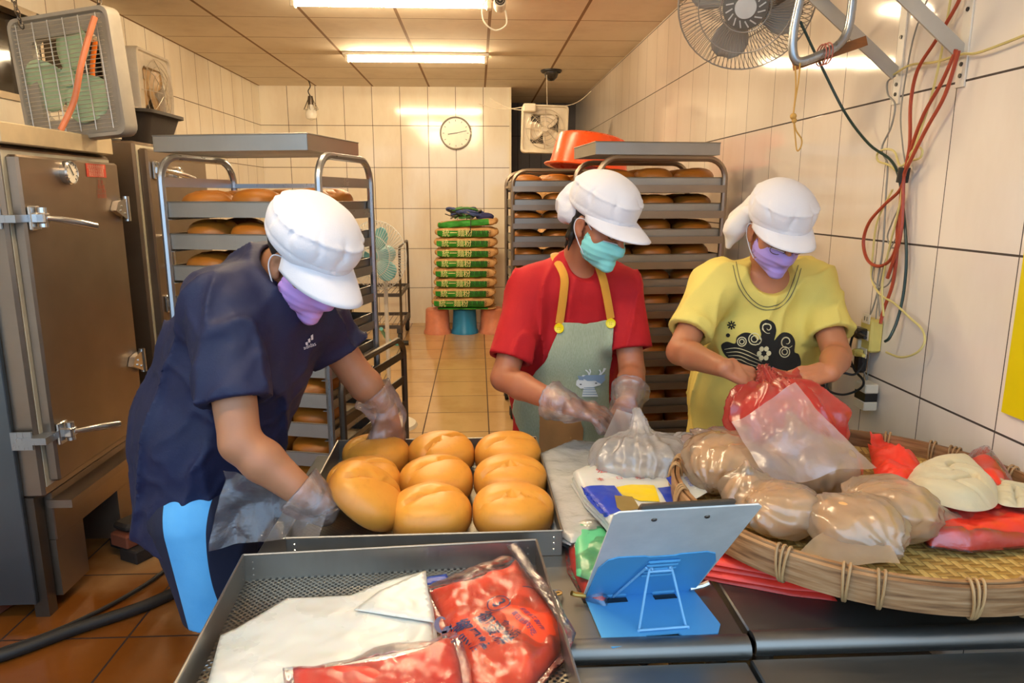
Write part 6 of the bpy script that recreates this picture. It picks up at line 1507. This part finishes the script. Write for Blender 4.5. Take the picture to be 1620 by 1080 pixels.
V.path([pel, wai, che, upc], [.125, .11, .115, .09], .05, sq=X_); V.cone(shR, shL, .050, .050, .05); V.cone(upc, nb, .08, .055, .03); V.cone(nb, L(h, 0, -.03, -.05), .054, .050, .02)
head(V, h, 1.0)
for sh, el, wr in ((shR, elR, wrR), (shL, elL, wrL)):
    V.cone(sh, el, .050, .042, .02); m_ = el+(wr-el)*.3; V.cone(el, m_, .041, .043, .012); V.cone(m_, wr, .043, .026, .012)
for P_ in (PR, PL):
    for a, b, ra, rb in P_: V.cone(a, b, ra, rb, .005)
legs(V, hipL, hipR, knL, knR, anL, anR); V.mesh('body', sk2, t, 1); eyes(t, h, 1.0)
redc = fabric('red_shirt', 'b90d18', .15, sheen=0.)
V = Vol(*bounds(pel, shR, shL, nb, elR, elL, pad=.15), .006)
V.path([pel+V3(0, 0, -.02), wai, che, upc], [.145, .138, .140, .11], .05, sq=X_); V.cone(shR+V3(.03, 0, -.01), shL+V3(-.03, 0, -.01), .078, .076, .05); V.cone(upc, nb, .085, .068, .03)
sR = shR+(elR-shR)*.80; sL = shL+(elL-shL)*.74; V.cone(shR, sR, .066, .070, .04); V.cone(sR, elR, .070, .070, 0); V.cone(shL, sL, .066, .069, .04); V.cone(sL, elL, .069, .069, 0)
V.disp(wrinkle(13, .004, 22, .011, (.1, 0, 1), .35)); dR = unit(elR-shR); dL = unit(elL-shL); cut(sR, dR, .105); cut(sL, dL, .095)
V.ell(nb+(L(h, 0, .02, -.03)-nb)*.42+V3(.01, -.035, .0), (.072, .070, .075), .01, None, True)
sh_o = V.mesh('t_shirt', redc, t, 1)
V = Vol(*bounds(pel, knR, knL, anR, anL, pad=.16), .007)
for hp, kn, an in ((hipR, knR, anR), (hipL, knL, anL)): V.cone(hp+V3(0, 0, .06), kn, .112, .078, .03); V.cone(kn, an+V3(0, 0, .02), .078, .062, .02)
V.disp(wrinkle(16, .003, 18, .006, (0, 0, 1), .3)); V.half((0, 0, .10), (0, 0, -1), .002); po = V.mesh('trousers', fabric('trouser_grey', 'b9b2a8', .1), t, 1)
for a_ in (anR, anL): shoe(t, a_, (0, -1), 'e4e0dc')
# apron lying on shirt and trousers
vv = [v.co.copy() for v in sh_o.data.vertices]; n0 = len(vv); vv += [v.co.copy() for v in po.data.vertices]; ff = [tuple(p.vertices) for p in sh_o.data.polygons]+[tuple(i+n0 for i in p.vertices) for p in po.data.polygons]
tr = BVHTree.FromPolygons(vv, ff)
apm = fabric('apron_green', '8c9a74', .12, weave=.55, sheen=.1)
ap = [(889, 505), (926, 508), (966, 500), (976, 520), (974, 545), (968, 566), (962, 590), (962, 620), (966, 660), (970, 720), (968, 800), (900, 800), (845, 800), (828, 760), (826, 690), (812, 650), (815, 625), (838, 600), (858, 570), (874, 538)]
ao = cloth_print('apron', ap, tr, apm, t, .012, 4.)
md = ao.modifiers.new('smooth', 'SMOOTH'); md.iterations = 12; md.factor = .5; solid(ao, .003)
V_ = bpy.context.evaluated_depsgraph_get()
tr2 = BVHTree.FromObject(ao, V_) if False else bvh(ao)
stroke('strap', [(887, 516), (890, 470), (890, 430), (884, 405), (881, 385)], 13, tr, fabric('strap_mustard', 'd8952c', .1), ao, .010, taper=False)
# straps stand on the shoulder, looping behind the neck
def ribbon(name, pts, w, nrm, mat, parent, th=.0025):
    P = spline(pts, 6); return MB().tube(P, w/2, 8, flat=(th, w/2, nrm)).build(name, mat, parent)
c1 = cast(tr, 887, 510, .016); c2 = cast(tr, 966, 503, .016); c1a = cast(tr, 892, 465, .014); c2a = cast(tr, 956, 465, .014); c1b = cast(tr, 893, 438, .018); c2b = cast(tr, 950, 443, .018)
nk = Vector(nb); ms = M['strap_mustard']
for o in [o for o in C.objects if o.parent == ao and o.name.startswith('strap')]: bpy.data.objects.remove(o)
ribbon('strap', [c1[0], c1a[0], c1b[0] if c1b else nk+Vector((-.05, -.05, 0)), nk+Vector((-.066, -.03, .045)), nk+Vector((-.062, .015, .055)), nk+Vector((-.05, .06, .05)), nk+Vector((0, .085, .04))], .026, (0, -1, .2), ms, ao)
ribbon('strap', [c2[0], c2a[0], c2b[0] if c2b else c2a[0]+Vector((0, 0, .03)), nk+Vector((.070, -.035, .030)), nk+Vector((.072, .01, .045)), nk+Vector((.05, .055, .045)), nk+Vector((0, .085, .04))], .026, (0, -1, .2), ms, ao)
by_ = plain('button_yellow', 'f4dc18', .3, sub=.1)
for (x, y) in ((887, 518), (966.5, 511)):
    p, n_ = cast(tr, x, y, .018); Mq = TR(p) @ n_.to_track_quat('Z', 'Y').to_matrix().to_4x4()
    b_ = MB().lathe([(0, -.002), (.0150, -.002), (.0165, .001), (.0150, .0035), (.0125, .0022), (0, .0022)], 28, Mq).build('button', by_, ao)
    mb = MB()
    for q in range(4): mb.lathe([(0, .0026), (.0016, .0026), (.0016, .0020)], 8, Mq @ TR(.004*math.cos(q*PI/2+.8), .004*math.sin(q*PI/2+.8), 0))
    mb.build('button_holes', plain('button_shade', 'b89a10', .5), b_)
dw = fabric('print_white', 'eeeee8', .03); dg = fabric('print_bluegrey', '8fa4b8', .05); dk = plain('print_dark', '2c3036', .6)
O_ = .0175
cloth_print('deer_neck', [(922, 606), (934, 606), (942, 625), (918, 625)], tr, dw, ao, O_, 2.5)
cloth_print('deer_head', [(910, 598), (920, 588), (945, 590), (951, 596), (945, 606), (930, 611), (916, 612), (909, 606)], tr, dw, ao, O_+.001, 2.5)
cloth_print('deer_crown', [(918, 592), (924, 588), (947, 588), (953, 596), (946, 604), (938, 598), (926, 598)], tr, dg, ao, O_+.002, 2.5)
cloth_print('deer_ear', [(912, 589), (920, 590), (921, 597), (914, 596)], tr, dg, ao, O_+.002, 2.5); cloth_print('deer_ear', [(944, 589), (953, 587), (950, 594), (944, 595)], tr, dg, ao, O_+.002, 2.5)
for pp in ([(929, 589), (928, 584), (924, 580)], [(929, 589), (931, 583), (930, 579)], [(944, 589), (946, 584), (944, 580)], [(944, 589), (949, 584), (951, 578)]): stroke('deer_antler', pp, 2., tr, dw, ao, O_+.001, taper=False)
for x, y in ((916, 604), (938, 602)): cloth_print('deer_eye', [(x-1.5, y-1), (x+1.5, y-1), (x+1.5, y+1), (x-1.5, y+1)], tr, dk, ao, O_+.004, 2.)
for k in range(4): stroke('deer_stripe', [(921-k*.8, 610+k*3.6), (936+k*1.2, 610+k*3.6)], 1.2, tr, dg, ao, O_+.003, taper=False)
cloth_print('pocket', [(858, 655), (915, 660), (922, 672), (918, 715), (855, 712)], tr, fabric('pocket_tan', 'c08a50', .1), ao, .018, 3.5)
ck = 1.04
cap(t, h, ck, (.103, .113, .074), [(0, -.105, .045, (.055, .035, .045)), (.0, -.125, .005, (.060, .030, .040)), (0, -.10, -.03, (.050, .028, .035)), (.055, -.075, .0, (.028, .045, .045))], 5, brim=.088, up=.066, tiltf=.022)
mask(t, h, '8fe0dc', 1.0, seed=6, top=-.020)
V = Vol(*bounds(h['c'], pad=.2), .004); M_ = np.eye(4); M_[:3, :3] = h['M']; V.ell(L(h, 0, -.012, .026), (.0785, .098, .075), 0, M_); V.half(L(h, 0, .055, .0), h['F'], .003); V.half(L(h, 0, 0, .06), h['U'], .002); V.ell(L(h, 0, .045, -.035), (.1, .062, .062), .004, M_, True); V.half(L(h, 0, 0, -.035), -h['U'], .002)
V.path([L(h, .068, -.035, -.01), L(h, .066, -.03, -.06), L(h, .070, -.02, -.105)], [.012, .010, .003], .01); V.path([L(h, .06, -.05, -.01), L(h, .062, -.045, -.07), L(h, .060, -.04, -.12)], [.012, .008, .002], .01); V.disp(lambda P: .0015*wob(P, 200, 2, 2)); V.mesh('hair', hairm, t, 1)
glove_mesh(PR, wrR, elR, 'glove', t, 23, .05); glove_mesh(PL, wrL, elL, 'glove', t, 24, .05)
# ---------------------------------------------------------------- woman in yellow
t = thing('person', 'person in yellow printed shirt and white cap with lilac mask tying the red bag', 'person', (0, 0, 0)); woman_yel = t
h = frame(at(1228, 362, 2.22), (.08, -.84, -.50), (.02, 0, 1))
pel, wai, che, upc, nb = [_np(v) for v in (at(1178, 720, 2.47), at(1190, 620, 2.45), at(1200, 525, 2.41), at(1210, 465, 2.37), at(1212, 432, 2.34))]
shR, shL = _np(at(1128, 448, 2.34)), _np(at(1288, 446, 2.35))
elR, wrR = _np(at(1076, 556, 2.20)), _np(at(1146, 582, 1.92)); elL, wrL = _np(at(1324, 562, 2.16)), _np(at(1314, 590, 1.94))
PR = hand_prims(wrR, (.86, -.10, -.35), (.10, -.62, .75), 'r', .95, curl=(.45, .75, .6), thumb=(.9, .5, -.6))
PL = hand_prims(wrL, (-.93, -.10, -.10), (.0, -.5, .85), 'l', .92, curl=(.45, .75, .6), thumb=(.9, .5, -.6))
hipR, hipL = pel+V3(-.10, 0, -.05), pel+V3(.10, 0, -.05); knR, knL = V3(hipR[0], 2.46, .42), V3(hipL[0], 2.46, .42); anR, anL = V3(knR[0], 2.50, .08), V3(knL[0], 2.50, .08)
lo, hi = bounds(pel, shR, shL, wrR, wrL, elR, elL, h['c'], anR, anL, pad=.17); lo[2] = 0; hi[0] = min(hi[0], 1.32)
V = Vol(lo, hi, .0045); X_ = ((1, 0, 0), .78)
V.path([pel, wai, che, upc], [.130, .118, .122, .10], .05, sq=X_); V.cone(shR, shL, .052, .052, .05); V.cone(upc, nb, .085, .055, .03); V.cone(nb, L(h, 0, -.03, -.05), .054, .050, .02)
head(V, h, 1.0)
for sh, el, wr in ((shR, elR, wrR), (shL, elL, wrL)):
    V.cone(sh, el, .050, .043, .02); m_ = el+(wr-el)*.3; V.cone(el, m_, .042, .043, .012); V.cone(m_, wr, .043, .027, .012)
for P_ in (PR, PL):
    for a, b, ra, rb in P_: V.cone(a, b, ra, rb, .005)
legs(V, hipL, hipR, knL, knR, anL, anR); V.mesh('body', sk3, t, 1); eyes(t, h, 1.0)
yel = fabric('yellow_shirt', 'ead670', .06, sheen=0.)
V = Vol(*bounds(pel-V3(0, 0, .05), shR, shL, nb, elR, elL, pad=.15), .006)
V.path([pel+V3(0, 0, -.04), wai, che, upc], [.160, .155, .155, .12], .05, sq=((1, 0, 0), .76)); V.cone(shR+V3(.03, 0, -.01), shL+V3(-.03, 0, -.01), .080, .080, .05); V.cone(upc, nb, .085, .066, .03)
sR = shR+(elR-shR)*.74; sL = shL+(elL-shL)*.74; V.cone(shR, sR, .068, .070, .04); V.cone(sR, elR, .070, .070, 0); V.cone(shL, sL, .067, .069, .04); V.cone(sL, elL, .069, .069, 0)
V.disp(wrinkle(23, .004, 20, .011, (.25, 0, 1), .35)); dR = unit(elR-shR); dL = unit(elL-shL); cut(sR, dR, .105); cut(sL, dL, .095)
V.ell(nb+(L(h, 0, .02, -.03)-nb)*.30+V3(0.0, -.055, -.012), (.080, .085, .085), .008, None, True)
sh_o = V.mesh('t_shirt', yel, t, 1); tr = bvh(sh_o)
NL_ = [(1164, 415), (1173, 450), (1193, 476), (1215, 485), (1238, 476), (1254, 450), (1262, 420)]
for dx_ in (0, 5): stroke('neck_piping', [(x+(x-1214)*dx_*.02, y+dx_) for x, y in NL_], 1.1, tr, plain('piping_grey', '5a5a4a', .8), sh_o, .0035, taper=False)
blk = fabric('print_ink', '15130f', .1); pale = fabric('print_pale', 'e6dcae', .05)
mass = [(1141, 546), (1150, 540), (1163, 543), (1166, 533), (1177, 526), (1190, 528), (1200, 538), (1204, 528), (1202, 516), (1206, 508), (1216, 506), (1225, 512), (1228, 524), (1225, 538), (1236, 526), (1250, 528), (1257, 540), (1256, 556), (1263, 560), (1266, 575), (1258, 586), (1240, 590), (1215, 590), (1195, 584), (1176, 576), (1156, 568), (1146, 560)]
po_ = cloth_print('printed_swirls', [tuple(p[:2]) for p in spline([(x, y, 0) for x, y in mass], 4, True)], tr, blk, sh_o, .003, 3.)
for cx, cy, r_ in ((1174, 540, 7), (1194, 536, 9), (1240, 556, 8)):
    stroke('printed_ring', spiral(cx, cy, r_, r_, 1.), 1.6, tr, pale, sh_o, .0045, n=2, taper=False); stroke('printed_ring', spiral(cx, cy, r_*.55, r_*.55, 1.), 1.5, tr, pale, sh_o, .0045, n=2, taper=False)
stroke('printed_curl', spiral(1214, 518, 9, 2, 1.3, 1.2), 2., tr, pale, sh_o, .0045, n=2); stroke('printed_curl', spiral(1243, 540, 11, 3, 1.2, .6), 2., tr, pale, sh_o, .0045, n=2)
for k in range(4): stroke('printed_line', [(1146+k*3, 552+k*5), (1165+k*2, 550+k*6), (1185, 556+k*6), (1205, 566+k*5)], 1.3, tr, pale, sh_o, .0045)
for k in range(6): a = k*PI/3; cloth_print('flower_petal', [(1208+8*math.cos(a)+4.2*math.cos(b), 558+8*math.sin(a)+4.2*math.sin(b)) for b in np.linspace(0, 2*PI, 9)[:-1]], tr, pale, sh_o, .005, 2.5)
cloth_print('flower_eye', [(1208+2.5*math.cos(b), 558+2.5*math.sin(b)) for b in np.linspace(0, 2*PI, 9)[:-1]], tr, blk, sh_o, .006, 2.)
for k in range(8): a = k*PI/4; stroke('small_flower', [(1157.5+1.5*math.cos(a), 514+1.5*math.sin(a)), (1157.5+7*math.cos(a), 514+7*math.sin(a))], 2.2, tr, blk, sh_o, .004, taper=False)
cloth_print('small_dot', [(1152+3.5*math.cos(b), 530+3.2*math.sin(b)) for b in np.linspace(0, 2*PI, 9)[:-1]], tr, blk, sh_o, .004, 2.)
V = Vol(*bounds(pel, knR, knL, anR, anL, pad=.16), .008)
for hp, kn, an in ((hipR, knR, anR), (hipL, knL, anL)): V.cone(hp+V3(0, 0, .06), kn, .115, .080, .03); V.cone(kn, an+V3(0, 0, .02), .080, .062, .02)
V.half((0, 0, .10), (0, 0, -1), .002); V.mesh('trousers', fabric('trouser_dark', '3a3a44', .1), t, 1)
for a_ in (anR, anL): shoe(t, a_, (0, -1), '4a4640')
cap(t, h, 1.03, (.101, .111, .074), None, 8, brim=.070, up=.064, tiltf=.020)
V = Vol(*bounds(h['c'], pad=.24), .005); M_ = np.eye(4); M_[:3, :3] = h['M']
V.path([L(h, .085, -.045, .03), L(h, .105, -.055, -.035), L(h, .112, -.045, -.095)], [.030, .034, .012], .02); V.path([L(h, .04, -.10, .03), L(h, .06, -.105, -.04), L(h, .08, -.09, -.10)], [.035, .04, .014], .03); V.path([L(h, -.04, -.10, .03), L(h, -.05, -.10, -.04)], [.035, .03], .03)
V.disp(lambda P: .005*np.abs(wob(P, 50, 19, 2))-.003*wob(P, 22, 12, 2)); V.mesh('neck_cloth', fabric('cloth_cream', 'ece4dc', .05), t, 1)
mask(t, h, 'b9a0ea', 1.0, seed=9, top=-.018)
V = Vol(*bounds(h['c'], pad=.15), .004); V.ell(L(h, 0, -.012, .026), (.0775, .096, .075), 0, M_); V.half(L(h, 0, .03, .0), h['F'], .003); V.half(L(h, 0, 0, .06), h['U'], .002); V.half(L(h, 0, 0, -.02), -h['U'], .002); V.mesh('hair', hairm, t, 1)
g = thing('x', None, None); bpy.data.objects.remove(g)
mb = MB()
for s in (-1, 1): mb.tube([L(h, s*.034+.023*math.cos(a), .108-.02*abs(math.cos(a)*.3+s*.3), -.010+.016*math.sin(a)) for a in np.linspace(0, 2*PI, 25)[:-1]], .0012, 6, close=True); mb.tube([L(h, s*.056, .096, .0), L(h, s*.078, .04, .006), L(h, s*.08, -.01, .004)], .0014, 6)
mb.tube([L(h, -.011, .110, .0), L(h, 0, .114, .004), L(h, .011, .110, .0)], .0014, 6); mb.build('glasses', M['steel_dark'], t)
